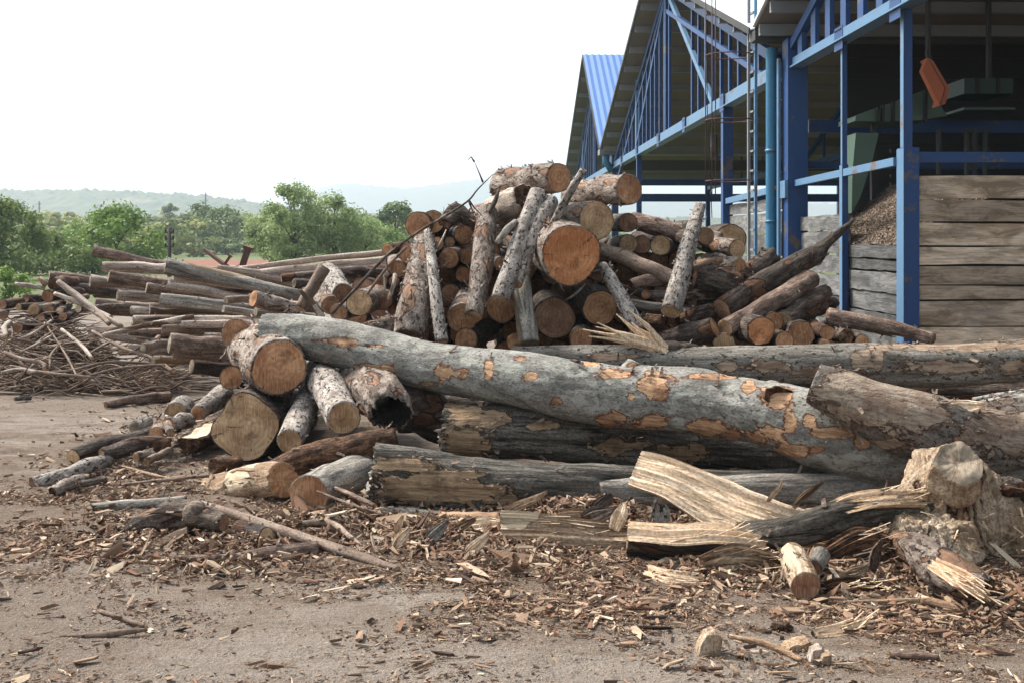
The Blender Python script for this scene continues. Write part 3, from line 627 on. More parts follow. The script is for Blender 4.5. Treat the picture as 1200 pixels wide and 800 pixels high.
for (u0, u1, t_) in ((16.5, 37, 1), (37.3, 52.5, 0)):
    um, zr = roofs(u0, u1, VAL, t_)
    bm_('truss_chord', 'blue_pale_lit', (0, u0+.1, CH), (0, u1-.1, CH), .14, .2)
    bm_('chord_flange', 'blue_pale_lit', (0, u0+.1, CH-.112), (0, u1-.1, CH-.112), .22, .02)
    for (a, za, b_, zb) in ((u0+.2, CH+.15, um, zr-.42), (um, zr-.42, u1-.2, CH+.15)):
        bm_('rafter', 'blue', (0, a, za), (0, b_, zb), .12, .16); bm_('rafter_lower', 'blue', (.0, a+(.9 if a < um else 0), za-.1), (0, b_-(0 if b_ <= um else .9), zb-.55), .09, .10)
    n = 29 if t_ else 18
    for i in range(1, n):
        uu = u0+(u1-u0)*i/n; zz = CH+.15+((uu-u0)/(um-u0) if uu < um else (u1-uu)/(u1-um))*(zr-.5-CH-.15)
        if zz > CH+.25 and not (um-2.6 < uu < um-.4): bb('web_stud', 'blue', (-.03, uu-.045, CH+.1), (.03, uu+.045, zz))
    bm_('web_diagonal', 'blue_pale_lit', (.0, um, zr-.5), (0, um-5.3, CH+.1), .08, .13); bm_('web_diagonal', 'blue', (.0, um, zr-.5), (0, um+5.3, CH+.1), .08, .13)
    bb('web_stud', 'blue', (-.06, um-.07, CH+.1), (.06, um+.07, zr-.5)); bb('web_stud', 'blue_pale_lit', (-.05, um+5.0, CH+.1), (.05, um+5.12, zr-1.9))
    # inner frames of the same roof, and the far open side
    for vv in (6.3, 12.6, DEP-.3):
        bm_('inner_chord', 'blue', (vv, u0+.1, CH), (vv, u1-.1, CH), .12, .16)
        for (a, za, b_, zb) in ((u0+.2, CH+.15, um, zr-.42), (um, zr-.42, u1-.2, CH+.15)): bm_('inner_rafter', 'blue', (vv, a, za), (vv, b_, zb), .1, .14)
        for i in range(1, 9):
            uu = u0+(u1-u0)*i/9; zz = CH+.15+((uu-u0)/(um-u0) if uu < um else (u1-uu)/(u1-um))*(zr-.5-CH-.15)
            if zz > CH+.25: bb('inner_web', 'blue', (vv-.03, uu-.04, CH+.1), (vv+.03, uu+.04, zz))
for uu in (37.15, 52.5):
    bb('valley_gutter', 'purlin', (-OV-.04, uu-.28, VAL-.24), (DEP, uu+.28, VAL-.06))
    bb('column', 'blue', (-.11, uu-.11, 0), (.11, uu+.11, VAL-.25))
    for vv in (6.3, 12.6, DEP-.3): bb('inner_column', 'blue', (vv-.1, uu-.1, 0), (vv+.1, uu+.1, VAL-.25))
bm_('eave_rail', 'blue', (0, 37.1, 3.62), (DEP, 37.1, 3.62), .1, .2); bm_('eave_rail', 'blue', (0, 37.3, 3.12), (DEP, 37.3, 3.12), .14, .26)
bm_('eave_rail', 'dimgrey', (0, 37.2, 4.2), (DEP, 37.2, 4.2), .14, .34)
bb('column', 'blue', (-.07, U(31.5)-.07, 0), (.07, U(31.5)+.07, CH-.1)); bb('column', 'blue', (-.09, U(20.3)-.09, 0), (.09, U(20.3)+.09, CH-.1))
# near roof (roof over the chip bay) extended towards the camera, out of view, to keep the bay dark
um, zr = roofs(16.4, -3.8, VAL, 1) if False else (None, None)
u0 = 16.4
ribs = 40
um = 10.2; zr = VAL+SL*(u0-um)
for (a, za, b_, zb) in ((u0-.02, VAL, um, zr), (um, zr, 7., zr-3.2*SL)):
    m = MB(); m.hexa([(-OV, b_, zb-.0), (DEP, b_, zb-.0), (DEP, a, za-.0), (-OV, a, za-.0), (-OV, b_, zb+.05), (DEP, b_, zb+.05), (DEP, a, za+.05), (-OV, a, za+.05)]); m.build('roof_sheet', 'roof_white', shed)
    m = MB(); m.hexa([(-OV+.03, b_, zb-.03), (DEP, b_, zb-.03), (DEP, a, za-.03), (-OV+.03, a, za-.03), (-OV+.03, b_, zb-.003), (DEP, b_, zb-.003), (DEP, a, za-.003), (-OV+.03, a, za-.003)]); m.build('roof_lining', 'roof_under', shed)
    for i in range(10):
        uu = a+(b_-a)*(i+.25)/10; zz = za+(zb-za)*(uu-a)/(b_-a)-.034
        m = MB(); m.box((-OV+.06, uu-.03, zz-.17), (DEP, uu+.03, zz-.001)); m.box((-OV+.06, uu-.08, zz-.17), (DEP, uu-.031, zz-.155)); m.build('purlin', 'purlin', shed)
bb('valley_gutter', 'dimgrey', (-OV+.02, 16.3, VAL-.2), (DEP, 16.6, VAL-.05))
bm_('truss_chord', 'blue_pale_lit', (.03, 16.2, CH), (.03, 7.2, CH), .12, .12); bm_('chord_flange', 'blue_pale_lit', (.03, 16.2, CH-.072), (.03, 7.2, CH-.072), .2, .02)
bm_('rafter', 'blue', (0, 16.1, CH+.2), (0, um, zr-.35), .12, .14); bm_('rafter', 'blue', (0, um, zr-.35), (0, 7.2, zr-.35-3*SL), .12, .14)
for i in range(1, 16):
    uu = 16.2-i*.62; zz = CH+.2+(16.1-uu)*(zr-.55-CH)/(16.1-um); bb('web_stud', 'blue', (-.03, uu-.10, CH+.06), (.03, uu+.10, zz))
# columns, drain pipe, posts
bb('main_column', 'blue', (-.09, U(16.1)-.15, 0), (.2, U(16.1)+.15, CH+.35)); bb('column_plate', 'blue_pale_lit', (-.14, U(16.1)-.17, 2.25), (-.095, U(16.1)+.1, 2.5))
bb('column_flange', 'blue_pale_lit', (-.16, U(16.25)-.04, 0), (-.125, U(16.25)+.05, CH+.1))
m = MB(); xl = -.15; m.tube([(xl, 16.6, 0), (xl, 16.6, VAL-.27)], .092, 20, False); m.tube([(xl, 16.6, 2.95), (xl, 16.6, 3.0)], .105, 20); m.tube([(xl, 16.6, 1.9), (xl, 16.6, 1.94)], .105, 20); m.build('drain_pipe', 'teal', shed, True)
m = MB(); m.beam((xl, 16.58, 3.72), (0, 16.4, 3.72), .05, .03); m.beam((xl, 16.58, 2.42), (0, 16.4, 2.42), .09, .06); m.build('pipe_bracket', 'rust', shed)
for (Y, v0, w0, w1, zs) in ((11.95, .04, .165, .09, 2.63), (13.85, .0, .07, .055, 2.58)):
    u_ = U(Y); bb('post', 'blue', (v0+.012, u_, 0), (v0+.012+w1, u_+w1, CH-.075)); bb('post_casing', 'blue', (v0, u_-.03, 0), (v0+w0, u_+w0, zs)); bb('post_lit_side', 'blue_pale_lit', (v0-.009, u_-.034, 0), (v0-.003, u_+w0, zs-.01)); bb('post_lit_side', 'blue_pale_lit', (v0+.003, u_, zs+.003), (v0+.009, u_+w1, CH-.08))  # thin pale strips paint the lit left side of each post
bm_('bay_rail', 'blue_pale_lit', (.03, U(12.13), 2.49), (.03, U(15.94), 2.46), .06, .09); bm_('bay_rail', 'blue_pale_lit', (-.02, U(16.8), 2.42), (-.02, U(20.3), 2.36), .06, .10)
bm_('cross_beam', 'blue', (.3, U(16.3), 3.31), (DEP, U(16.3), 3.31), .14, .18); bm_('cross_rail', 'blue', (.21, 12.02, 2.53), (DEP, 12.02, 2.53), .06, .11)
bm_('cross_rail', 'blue', (.3, U(16.4), 2.75), (DEP, U(16.4), 2.75), .08, .1)
# plank walls: every board its own tone and slightly uneven edges
def planks(name, mat, p0, p1, zs, th=.05, par=shed):
    m = MB(); p0 = Vector(p0); p1 = Vector(p1); d = (p1-p0); nn = Vector((d.y, -d.x, 0)).normalized()
    for i in range(len(zs)-1):
        za, zb = zs[i]+.009, zs[i+1]-.009; tn = random.random(); off = nn*random.uniform(-.012, .012); seg = 10; wob = [random.uniform(-.008, .008) for _ in range(seg+1)]; wob2 = [random.uniform(-.008, .008) for _ in range(seg+1)]
        tp = random.uniform(-.02, .02)
        for s in range(seg):
            a = p0+d*s/seg+off; c = p0+d*(s+1)/seg+off
            def q(b_, z, o): return (b_.x+nn.x*o, b_.y+nn.y*o, z)
            m.hexa([q(a, za+wob[s], 0), q(c, za+wob[s+1], 0), q(c, za+wob[s+1], -th), q(a, za+wob[s], -th), q(a, zb+wob2[s]+tp*s/seg, 0), q(c, zb+wob2[s+1]+tp*(s+1)/seg, 0), q(c, zb+wob2[s+1]+tp*(s+1)/seg, -th), q(a, zb+wob2[s]+tp*s/seg, -th)], tn)
    return m.build(name, mat, par)
planks('end_plank_wall', 'plank_tan', (.215, 11.96, 0), (6.5, 11.96, 0), [0, .25, .48, .70, .985, 1.147, 1.36, 1.567, 1.82, 2.07, 2.336])
planks('bay_plank_wall', 'plank_grey', (.09, 13.84, 0), (.09, 12.14, 0), [0, .28, .55, .80, 1.03, 1.28, 1.42, 1.585])
planks('bay_plank_wall', 'plank_grey', (.09, 15.94, 0), (.09, 13.95, 0), [0, .3, .62, .92, 1.2, 1.45, 1.76, 1.98])
planks('bay_plank_wall', 'plank_grey', (.02, U(20.4), 0), (.02, U(16.7), 0), [0, .35, .7, 1.05, 1.4, 1.75, 2.1, 2.3])
# inside: back walls that keep the chip bay dark
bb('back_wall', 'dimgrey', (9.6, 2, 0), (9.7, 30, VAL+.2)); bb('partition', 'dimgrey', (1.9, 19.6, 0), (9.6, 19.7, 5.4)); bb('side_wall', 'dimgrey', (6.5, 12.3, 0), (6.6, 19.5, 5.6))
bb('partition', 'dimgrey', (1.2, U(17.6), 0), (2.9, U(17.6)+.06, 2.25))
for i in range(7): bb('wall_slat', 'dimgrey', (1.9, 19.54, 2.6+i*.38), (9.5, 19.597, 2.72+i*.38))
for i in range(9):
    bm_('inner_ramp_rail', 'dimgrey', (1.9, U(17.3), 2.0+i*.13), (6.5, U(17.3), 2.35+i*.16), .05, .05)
for u_ in (U(11.99), U(13.88), 20.3, 24.1, 27.6, 31.4, 34.8):
    gp = bb('gusset_plate', 'blue', (-.05 if u_ > 16 else -.036, u_-.16, CH-.2 if u_ > 16 else CH-.19), (-.035 if u_ > 16 else -.031, u_+.16, CH+.12 if u_ > 16 else CH+.10))
    if u_ > 16: gp.location.x = -.052
    for k_ in range(4):
        m = MB(); yy = u_-.1+.066*k_; m.tube([(-.105 if u_ > 16 else -.05, yy, CH+.06), (-.08 if u_ > 16 else -.03, yy, CH+.06)], .012, 6); m.build('bolt', 'dimgrey', gp).location = (-gp.location.x, 0, 0)
bb('base_plate', 'rust', (-.12, U(16.1)-.25, .0), (.32, U(16.1)+.25, .03))
# ladder with its safety cage
def shedpt(px, py, Y): p = at(px, py, Y); q = Matrix.Rotation(-TH, 4, 'Z') @ (p-Vector((4.52,0,0))); return q
lad = MB(); a0 = shedpt(877.5, 300, 17.0); b0 = shedpt(885.5, 300, 16.8)
lr = bb('ladder', 'purlin', (a0.x-.02, a0.y-.03, 0), (a0.x+.02, a0.y+.03, 5.6)); m = MB(); m.box((b0.x-.02, b0.y-.03, 0), (b0.x+.02, b0.y+.03, 5.6)); m.build('ladder_rail', 'blue_pale_lit', lr)
for i in range(18): m = MB(); m.beam((a0.x+.02, a0.y, .3+.3*i), (b0.x-.02, b0.y, .3+.3*i), .035, .03); m.build('rung', 'purlin', lr)
for z in (4.47, 3.48, 2.55):
    m = MB(); cx_ = a0.x-.32; pts_ = [(cx_+.36*math.cos(t)+.02, a0.y+.33*math.sin(t), z) for t in np.linspace(0, 2*math.pi, 25)]; m.tube(pts_, .009, 6, False); m.build('cage_hoop', 'rust', lr, True)
for t in (2.0, 2.9, 3.7): m = MB(); xx = a0.x-.30+.36*math.cos(t); yy = a0.y+.33*math.sin(t); m.tube([(xx, yy, 2.3), (xx, yy, 5.6)], .009, 6); m.build('cage_bar', 'rust', lr, True)
p0 = shedpt(827, 40, 17.6); m = MB(); m.tube([(p0.x, p0.y, 5.2), (p0.x+.03, p0.y, 3.6), (p0.x+.1, p0.y, 2.0)], .007, 6); m.build('hanging_cable', 'black', shed, True)
p0 = shedpt(708, 180, 36.5); m = MB(); m.tube([(-.3, 37.1, 4.75), (-.3, 37.1, 4.3), (-.1, 37.1, 4.0)], .12, 12); m.build('downpipe', 'teal', shed, True)
for vv, uu in ((-.1, 36.4), (.25, 22.6)): m = MB(); m.tube([(vv, uu, 3.35), (vv, uu, 3.8)], .07, 10); m.build('lamp_bracket', 'dimgrey', shed, True)
# machine inside: green chute, orange guard
mc = empty('chip_conveyor', (0, 0, 0), 'green steel chip chute with orange guard plate inside the shed', 'conveyor')
def qp(name, mat, pts, Y, th):
    v_ = [at(a, b_, Y) for a, b_ in pts]; n = len(v_); vs = v_+[p+Vector((0, th, 0)) for p in v_]
    return mesh(name, vs, [tuple(range(n)), tuple(range(2*n-1, n-1, -1))]+[(i, (i+n), (i+1) % n+n, (i+1) % n) for i in range(n)], mat, mc, False)
qp('chute_side', 'greenpaint', [(1002,142),(1003,136),(1028,126),(1060,116),(1086,105),(1100,120),(1110,136),(1080,141),(1040,143)], 15.0, .8)
qp('chute_spout', 'greenpaint', [(1003,156),(1030,156),(1022,190),(1008,232),(998,250),(999,200)], 14.9, .5)
qp('guard_plate', 'orangepaint', [(1081,83),(1087,68),(1107,104),(1101,124)], 14.4, .12)
qp('guard_edge', 'orangepaint', [(1088,68),(1094,72),(1113,104),(1108,122),(1102,124),(1108,104)], 14.45, .3)
qp('motor_housing', 'greendark', [(1130,92),(1187,92),(1187,110),(1130,110)], 15.4, .8); qp('deck_edge', 'greenpaint', [(1130,126),(1190,126),(1190,129),(1130,129)], 15.4, .8)
for x_ in (1028, 1034, 1046, 1084): qp('chute_rib', 'black', [(x_,126-(x_-1028)*.35),(x_+3,125-(x_-1028)*.35),(x_+3,142),(x_,142)], 14.93, .06)
qp('guard_bracket', 'dimgrey', [(1086,60),(1090,60),(1094,80),(1090,82)], 14.52, .08); qp('hanger', 'dimgrey', [(1087,-40),(1091,-40),(1091,64),(1087,64)], 14.55, .08); qp('hanger', 'dimgrey', [(1158,-40),(1162,-40),(1162,93),(1158,93)], 15.5, .08)
qp('chute_leg', 'dimgrey', [(1022,140),(1027,140),(1027,290),(1022,290)], 15.3, .1); qp('motor_rib', 'black', [(1144,92),(1148,92),(1148,110),(1144,110)], 15.38, .02); qp('motor_rib', 'black', [(1168,92),(1172,92),(1172,110),(1168,110)], 15.38, .02)
for x_ in (1100, 1133, 1142, 1155): qp('frame_post', 'dimgrey', [(x_,150),(x_+3,150),(x_+3,205),(x_,205)], 15.1, .1)
# wood chip heap: solid cone surface + loose chips
hp = empty('wood_chip_heap', shed.location, 'brown heap of wood chips piled behind the grey planks of the bay', 'wood chips', kind='stuff'); hp.rotation_euler = (0, 0, TH)
def hz_at(x_, y_):
    cap = min(2.42, 2.17+.09*(y_-12.2)); z_ = min(1.56+.84*(x_-.12), cap-.12*abs(x_-1.6)) if x_ < 1.6 else cap-.3*(x_-1.6)
    return max(0, z_-max(0, y_-15.2)*.5+.05*mn.noise(Vector((x_*3, y_*3, 0))))
gx = np.linspace(.15, 4.2, 60); gyy = np.linspace(12.08, 15.95, 60)
cv = [(x_, y_, hz_at(x_, y_)) for y_ in gyy for x_ in gx]
mesh('heap_core', cv, [(j*60+i, j*60+i+1, (j+1)*60+i+1, (j+1)*60+i) for j in range(59) for i in range(59)], 'heapchips', hp, True, tone=[.3]*len(cv))
n = 26000; x_ = rng.uniform(.15, 2.6, n); y_ = rng.uniform(12.1, 15.9, n); z_ = np.array([hz_at(a, b_) for a, b_ in zip(x_, y_)])+.008; k = z_ > .9; x_, y_, z_ = x_[k], y_[k], z_[k]; n = len(x_); s_ = rng.uniform(.010, .024, n)
o = chipcloud('heap_chips', None, None, x_, y_, z_, s_*1.5, s_*.7, s_*.3, rng.uniform(0, 6.28, n), rng.normal(0, .6, n), rng.random(n), 'heapchips', rng.normal(0, .5, n)); o.parent = hp
del o['kind']
# ------------------------------------------------------------------ the foreground trunks
L = logthing
a = L('fallen_trunk', 'huge grey forked trunk with tan and rust bark scars lying across the front', 'tree trunk',
  [(311,390,8.8,43),(345,394,8.75,50),(400,403,8.6,57),(500,425,8.3,60),(600,441,8.0,63),(700,463,7.75,73),(800,469,7.5,75),(850,477,7.35,72),(900,484,7.2,76),(960,503,7.05,92),(1020,524,6.95,86),(1080,533,6.9,84),(1140,522,6.85,96),(1200,515,6.85,104),(1260,512,6.85,104)],
  'beech', 'cut_tan', amp=.07, step=.013, seg=120, jag=(.05, 0), flakes=40, peel=[(454,434,11,9),(521,437,9,11),(540,437,9,6),(573,431,6,12),(608,419,9,4),(430,405,26,2.5),(395,399,30,3),(335,406,17,6),(431,431,18,5),(692,427,12,3),(718,437,24,6),(768,450,15,15),(716,489,19,9),(765,492,21,10),(832,500,21,12),(860,511,10,12),(892,508,26,11),(930,528,24,8),(956,527,12,5),(911,465,18,12),(926,495,8,10),(841,441,24,3),(877,453,7,7),(975,507,18,6),(948,492,8,8),(1066,557,22,5),(650,470,7,5),(1010,520,8,7),(740,465,5,5),(500,450,14,3),(622,441,10,5)], rim=.95,
  stubs=[(.50, 85, .05, .06, .05, 'beech'), (.425, -38, .05, .06, .045, 'beech'), (.665, 40, .05, .075, .05, 'beech'), (.72, -15, .03, .07, .06, 'beech'), (.10, -140, .03, .03, .02, 'redbark')])
for px, py, Y, r in ((611,436,7.76,9), (912,463,6.99,13), (940,490,6.88,7), (973,504,6.80,7)):
    p = at(px, py, Y); b = MB(); R_ = r*Y/F; V = []
    import itertools
    rn_ = random.Random(px)
    for i in range(7):
        for k in range(18):
            an = 2*math.pi*k/18; rr = R_*(1, 1.02, .92, .72, .5, .3, .08)[i]*(1+.5*mn.noise(Vector((math.cos(an)*1.5, math.sin(an)*1.5, px))))
            V.append(p+Vector((rr*math.cos(an)*1.25, .04-(.0, .012, .02, .012, .0, -.01, -.012)[i], rr*math.sin(an)*.85)))
    o = mesh('knot_scar', V, [(i*18+k, i*18+(k+1)%18, (i+1)*18+(k+1)%18, (i+1)*18+k) for i in range(6) for k in range(18)]+[tuple(6*18+k for k in range(18))], 'rot', None)
    o.parent = a; o.matrix_parent_inverse = a.matrix_world.inverted()
L('forked_limb', None, None, [(954,448,6.80,50),(985,460,6.74,60),(1020,478,6.68,66),(1060,497,6.66,74),(1110,510,6.68,82),(1160,512,6.72,86),(1260,512,6.8,92)], 'beech_b', 'cut_tan', amp=.07, step=.014, seg=90,
  parent=None, flakes=24, peel=[(1025,462,70,28),(1085,490,20,14),(1180,505,40,26),(985,450,28,16),(1040,520,30,5),(1145,497,12,6)])
lim = LOGS[-1]; lim.parent = a; lim.matrix_parent_inverse = a.matrix_world.inverted(); lim.name = 'forked_limb'
L('log', 'long pale grey trunk lying behind the huge one and reaching the right edge', 'log', [(600,418,9.6,24),(680,421,9.5,34),(800,426,9.35,42),(950,427,9.2,46),(1080,425,9.1,50),(1180,422,9.0,51),(1270,420,8.95,52)], 'beech_c', 'cut_tan', amp=.05, step=.02, seg=64, flakes=24, peel=[(1134,405,95,6),(1120,430,52,9),(1008,422,14,12),(1029,420,5,14),(852,428,12,8),(900,430,22,9),(720,418,30,4),(960,436,24,6),(1185,428,20,12),(800,432,10,5)])
L('log', 'dark trunk in the shadow just behind the huge one at the right edge', 'log', [(880,462,9.9,34),(1050,462,9.7,38),(1270,462,9.5,40)], 'dark', flakes=8)
L('pole', 'thin white-barked pole at the right edge above the forked trunk', 'pole', [(1140,468,8.1,6),(1175,463,8.05,8),(1220,456,8,9)], 'speckled', 'cut_tan', nstub=8)
L('log', 'thick dark weathered log with flaking end under the left half of the huge trunk', 'log', [(527,505,8.0,64),(560,507,8.0,68),(640,508,8.0,64),(740,513,8.0,66),(850,519,8.0,62),(1000,530,8.0,56),(1080,535,8.0,50)], 'cleft_a', 'greywood', amp=.08, step=.018, seg=80, jag=(.14, 0), flakes=44, peel=[(545,520,24,22),(560,490,26,8),(720,522,26,11),(640,498,14,4),(800,530,24,9),(540,478,20,6)], endamp=.05)
L('log', 'big grey bark-stripped log with deep furrows in front of the dark one', 'log', [(441,556,6.72,74),(480,560,6.72,74),(560,566,6.74,70),(660,571,6.8,62),(740,573,6.9,52),(860,574,7.05,48),(1000,576,7.15,46),(1090,578,7.2,44)], 'cleft_a', 'greywood', amp=.09, step=.016, seg=84, jag=(.07, 0), flakes=34, peel=[(485,572,40,15),(545,578,38,10),(470,545,30,7),(600,585,18,6),(520,556,30,4)], endamp=.05)
L('log', 'smooth grey stripped log running behind the fresh split slab', 'log', [(700,580,6.75,38),(820,577,6.85,40),(950,576,6.9,42),(1085,576,6.95,42)], 'greywood', 'cut_grey', amp=.05, step=.02)
L('log', 'thin grey round log on the ground under the furrowed log', 'log', [(420,603,6.55,20),(470,606,6.5,22),(530,610,6.45,22),(582,611,6.4,22)], 'greywood', 'cut_grey', amp=.05, step=.02)
L('log_slab', 'flat grey slab end lying at the tip of the thin grey log', 'slab', [(515,606,6.32,17),(585,607,6.3,19)], 'beech_smooth', 'cut_grey', oval=1.3, step=.02)
L('billet', 'short pale grey stub beside the left tip of the thin grey log', 'billet', [(392,605,6.55,16),(422,606,6.5,17)], 'speckled', 'cut_tan', step=.02)
# left foreground cluster
L('log', 'largest squarish sawn butt at the lower left of the pile', 'log', [(288,500,8.1,77),(300,497,8.5,76),(335,490,9.6,72)], 'dark', 'cut_tan', amp=.06, rim=.965, flakes=14, prof=lambda t: 1+.07*math.cos(4*t+.8))
L('log', 'big orange-faced log with stringy bark resting on the squarish butt', 'log', [(327,430,8.35,66),(314,420,8.75,66),(303,412,9.2,62),(296,406,9.6,58)], 'flaky', 'cut_orange', amp=.06, flakes=40, nstub=10, rim=.93)
L('log', 'small round cracked butt above the orange-faced log at left', 'log', [(276,390,9.3,33),(300,392,9.9,32),(335,398,10.9,30)], 'flaky', 'cut_orange', flakes=8)
L('log', 'small orange butt wedged left of the two big butts', 'log', [(271,442,8.9,27),(285,440,9.5,26),(300,436,10.5,24)], 'dark', 'cut_orange')
L('log', 'slim spotted log with small pale butt right of the squarish butt', 'log', [(339,517,7.75,29),(352,490,8.2,32),(366,455,8.9,30),(374,425,9.8,28)], 'speckled', 'cut_tan', nstub=16, flakes=12)
L('log', 'speckled log with a clean round tan butt between slim and hollow logs', 'log', [(403,489,7.75,40),(388,462,8.2,40),(372,430,9.0,38),(360,400,10.0,36)], 'speckled', 'cut_tan', nstub=22, flakes=12)
L('log', 'pale log behind the clean tan butt running up under the huge trunk', 'log', [(446,462,8.3,38),(420,445,8.7,38),(392,425,9.4,36)], 'flaky', 'cut_dark', nstub=8, flakes=14)
L('log', 'rotten black hollow-ended log below the huge trunk', 'log', [(456,482,7.85,50),(449,468,8.0,56),(428,440,8.7,56),(410,420,9.4,52)], 'flaky', 'char', 'cut_dark', hollow=True, amp=.16, flakes=60, jag=(.14, 0), rim=.93)
L('log', 'dark brown decayed log filling the gap right of the hollow one', 'log', [(470,478,8.3,56),(520,486,8.4,54),(560,492,8.5,54)], 'dark', 'cut_dark', flakes=12)
L('log', 'ragged brown rotten log lying crosswise below the clean tan butt', 'log', [(322,550,7.35,26),(360,537,7.4,32),(410,524,7.5,32),(462,515,7.6,30)], 'rot', 'rot', amp=.12, flakes=26, jag=(.08, 0))
L('log', 'squat peeled log with ragged orange end in the left foreground', 'log', [(331,562,6.9,42),(310,565,7.05,46),(275,571,7.3,44),(248,575,7.6,38)], 'fresh_brown', 'cut_orange', amp=.09, flakes=24, jag=(.05, .05), rim=.96)
L('log', 'grey smooth log with brown cut face aimed to the lower left', 'log', [(362,580,6.6,49),(385,570,6.9,50),(420,560,7.4,50),(450,548,7.9,48)], 'greywood', 'cut_orange', amp=.05, rim=.97, flakes=4)
L('split_log', 'wedge of split wood with pale flat top beside the squarish butt', 'split wood', [(222,517,8.35,28),(256,500,8.9,34)], 'fresh', 'rot', split=(20, 150), prof=lambda t: 1 if math.sin(t) < .3 else .3/max(.3, math.sin(t)), step=.02)
L('billet', 'reddish wood chunk under the squarish butt', 'billet', [(250,545,7.7,18),(278,543,7.9,20)], 'rot', 'rot')
L('root', 'thick dark curved root lying in the left foreground', 'root', [(152,625,6.15,18),(165,617,6.15,27),(195,607,6.15,34),(225,603,6.15,36),(240,606,6.1,30),(262,612,6.05,22)], 'rootbark', 'cut_dark', amp=.2, step=.012, flakes=14, stubs=[(.72, 150, .03, .05, .03, 'rootbark')])
L('billet', 'small billet with bright yellow cut end in front of the dark root', 'billet', [(312,626,5.95,17),(296,622,6.1,19),(280,618,6.2,19)], 'dark', 'cut_tan', flakes=8)
L('pole', 'long light peeled pole slanting down to the right in the left foreground', 'pole', [(466,668,5.42,10),(400,644,5.7,12),(330,621,6.0,12),(270,601,6.3,11),(235,590,6.5,9)], 'brown', 'cut_tan', nstub=5)
L('branch', 'reddish bare branch lying flat below the long pole', 'branch', [(200,653,5.6,7),(260,654,5.62,11),(320,648,5.7,16),(372,643,5.76,20)], 'redbark', 'cut_dark', flakes=4)
L('branch', 'thin forked branch end beside the short yellow-ended billet', 'branch', [(352,613,6.2,7),(385,612,6.2,8),(410,628,5.95,6),(425,640,5.85,3)], 'brown', 'cut_tan', nstub=4)
L('billet', 'white-barked pole lying out at the far left of the foreground', 'pole', [(37,566,7.35,15),(70,559,7.5,19),(110,545,7.75,18),(132,535,8.0,14)], 'speckled', 'cut_dark', nstub=5, jag=(.02, .05))
L('billet', 'half charred log behind the white pole at left', 'log', [(86,536,8.0,20),(110,526,8.2,22),(150,516,8.5,18),(186,506,8.8,20)], 'dark', 'cut_tan', flakes=6)
L('billet', 'brown log with broken pale tip right of the charred one', 'log', [(120,532,7.9,15),(150,524,8.05,21),(178,519,8.25,19),(198,520,8.3,14)], 'dark', 'cut_tan', jag=(.03, .05), flakes=6)
L('billet', 'stubby white-barked piece in front of the white pole', 'billet', [(62,576,7.05,13),(78,568,7.15,17),(94,563,7.3,15)], 'flaky', 'rot', flakes=6)
L('billet', 'dark slim wood piece end on the ground by the white pole', 'billet', [(94,567,7.2,8),(124,562,7.3,8)], 'dark', 'cut_tan')
L('billet', 'grey flat driftwood-like piece left of the dark root', 'branch', [(112,594,6.65,10),(150,591,6.7,13),(190,589,6.75,12),(216,586,6.8,12)], 'greywood', 'rot', jag=(.04, .02))
for lab, pts, bk, en in (('pale arched billet in the small heap left of the squarish butt', [(205,483,9.0,25),(215,476,9.4,26)], 'speckled', 'cut_tan'),
    ('small orange-ended billet in the little heap at left', [(197,498,8.6,19),(222,492,8.9,18)], 'speckled', 'cut_orange'),
    ('dark grey billet lowest in the little heap at left', [(157,500,8.65,14),(172,493,8.9,16)], 'greywood', 'cut_grey'),
    ('white bark curl billet in the little heap at left', [(200,507,8.3,10),(196,497,8.5,11)], 'flaky', 'cut_tan'),
    ('grey leaning log with small orange end behind the little heap', [(232,483,8.9,17),(246,473,9.2,24),(262,462,9.6,26)], 'speckled', 'cut_orange'),
    ('short round end beside the half charred log', [(183,508,8.45,18),(190,503,8.7,18)], 'brown', 'cut_orange'),
    ('pale stub lying before the wedge of split wood', [(160,535,7.9,12),(178,531,8.0,14)], 'flaky', 'cut_tan'),
    ('pale stub crossing the broken tip of the brown log', [(172,540,7.8,9),(198,528,8.1,10)], 'brown', 'cut_tan'),
    ('low dark bark slab lying on the open dirt beyond the heap', [(124,474,10.8,8),(160,468,11.1,11),(198,464,11.4,13)], 'redbark', 'cut_dark'),
    ('tiny dark stub alone on the dirt at the far left', [(18,467,11.2,5),(36,466,11.3,5)], 'dark', 'cut_dark')):
    L('billet', lab, 'billet', pts, bk, en, flakes=4)
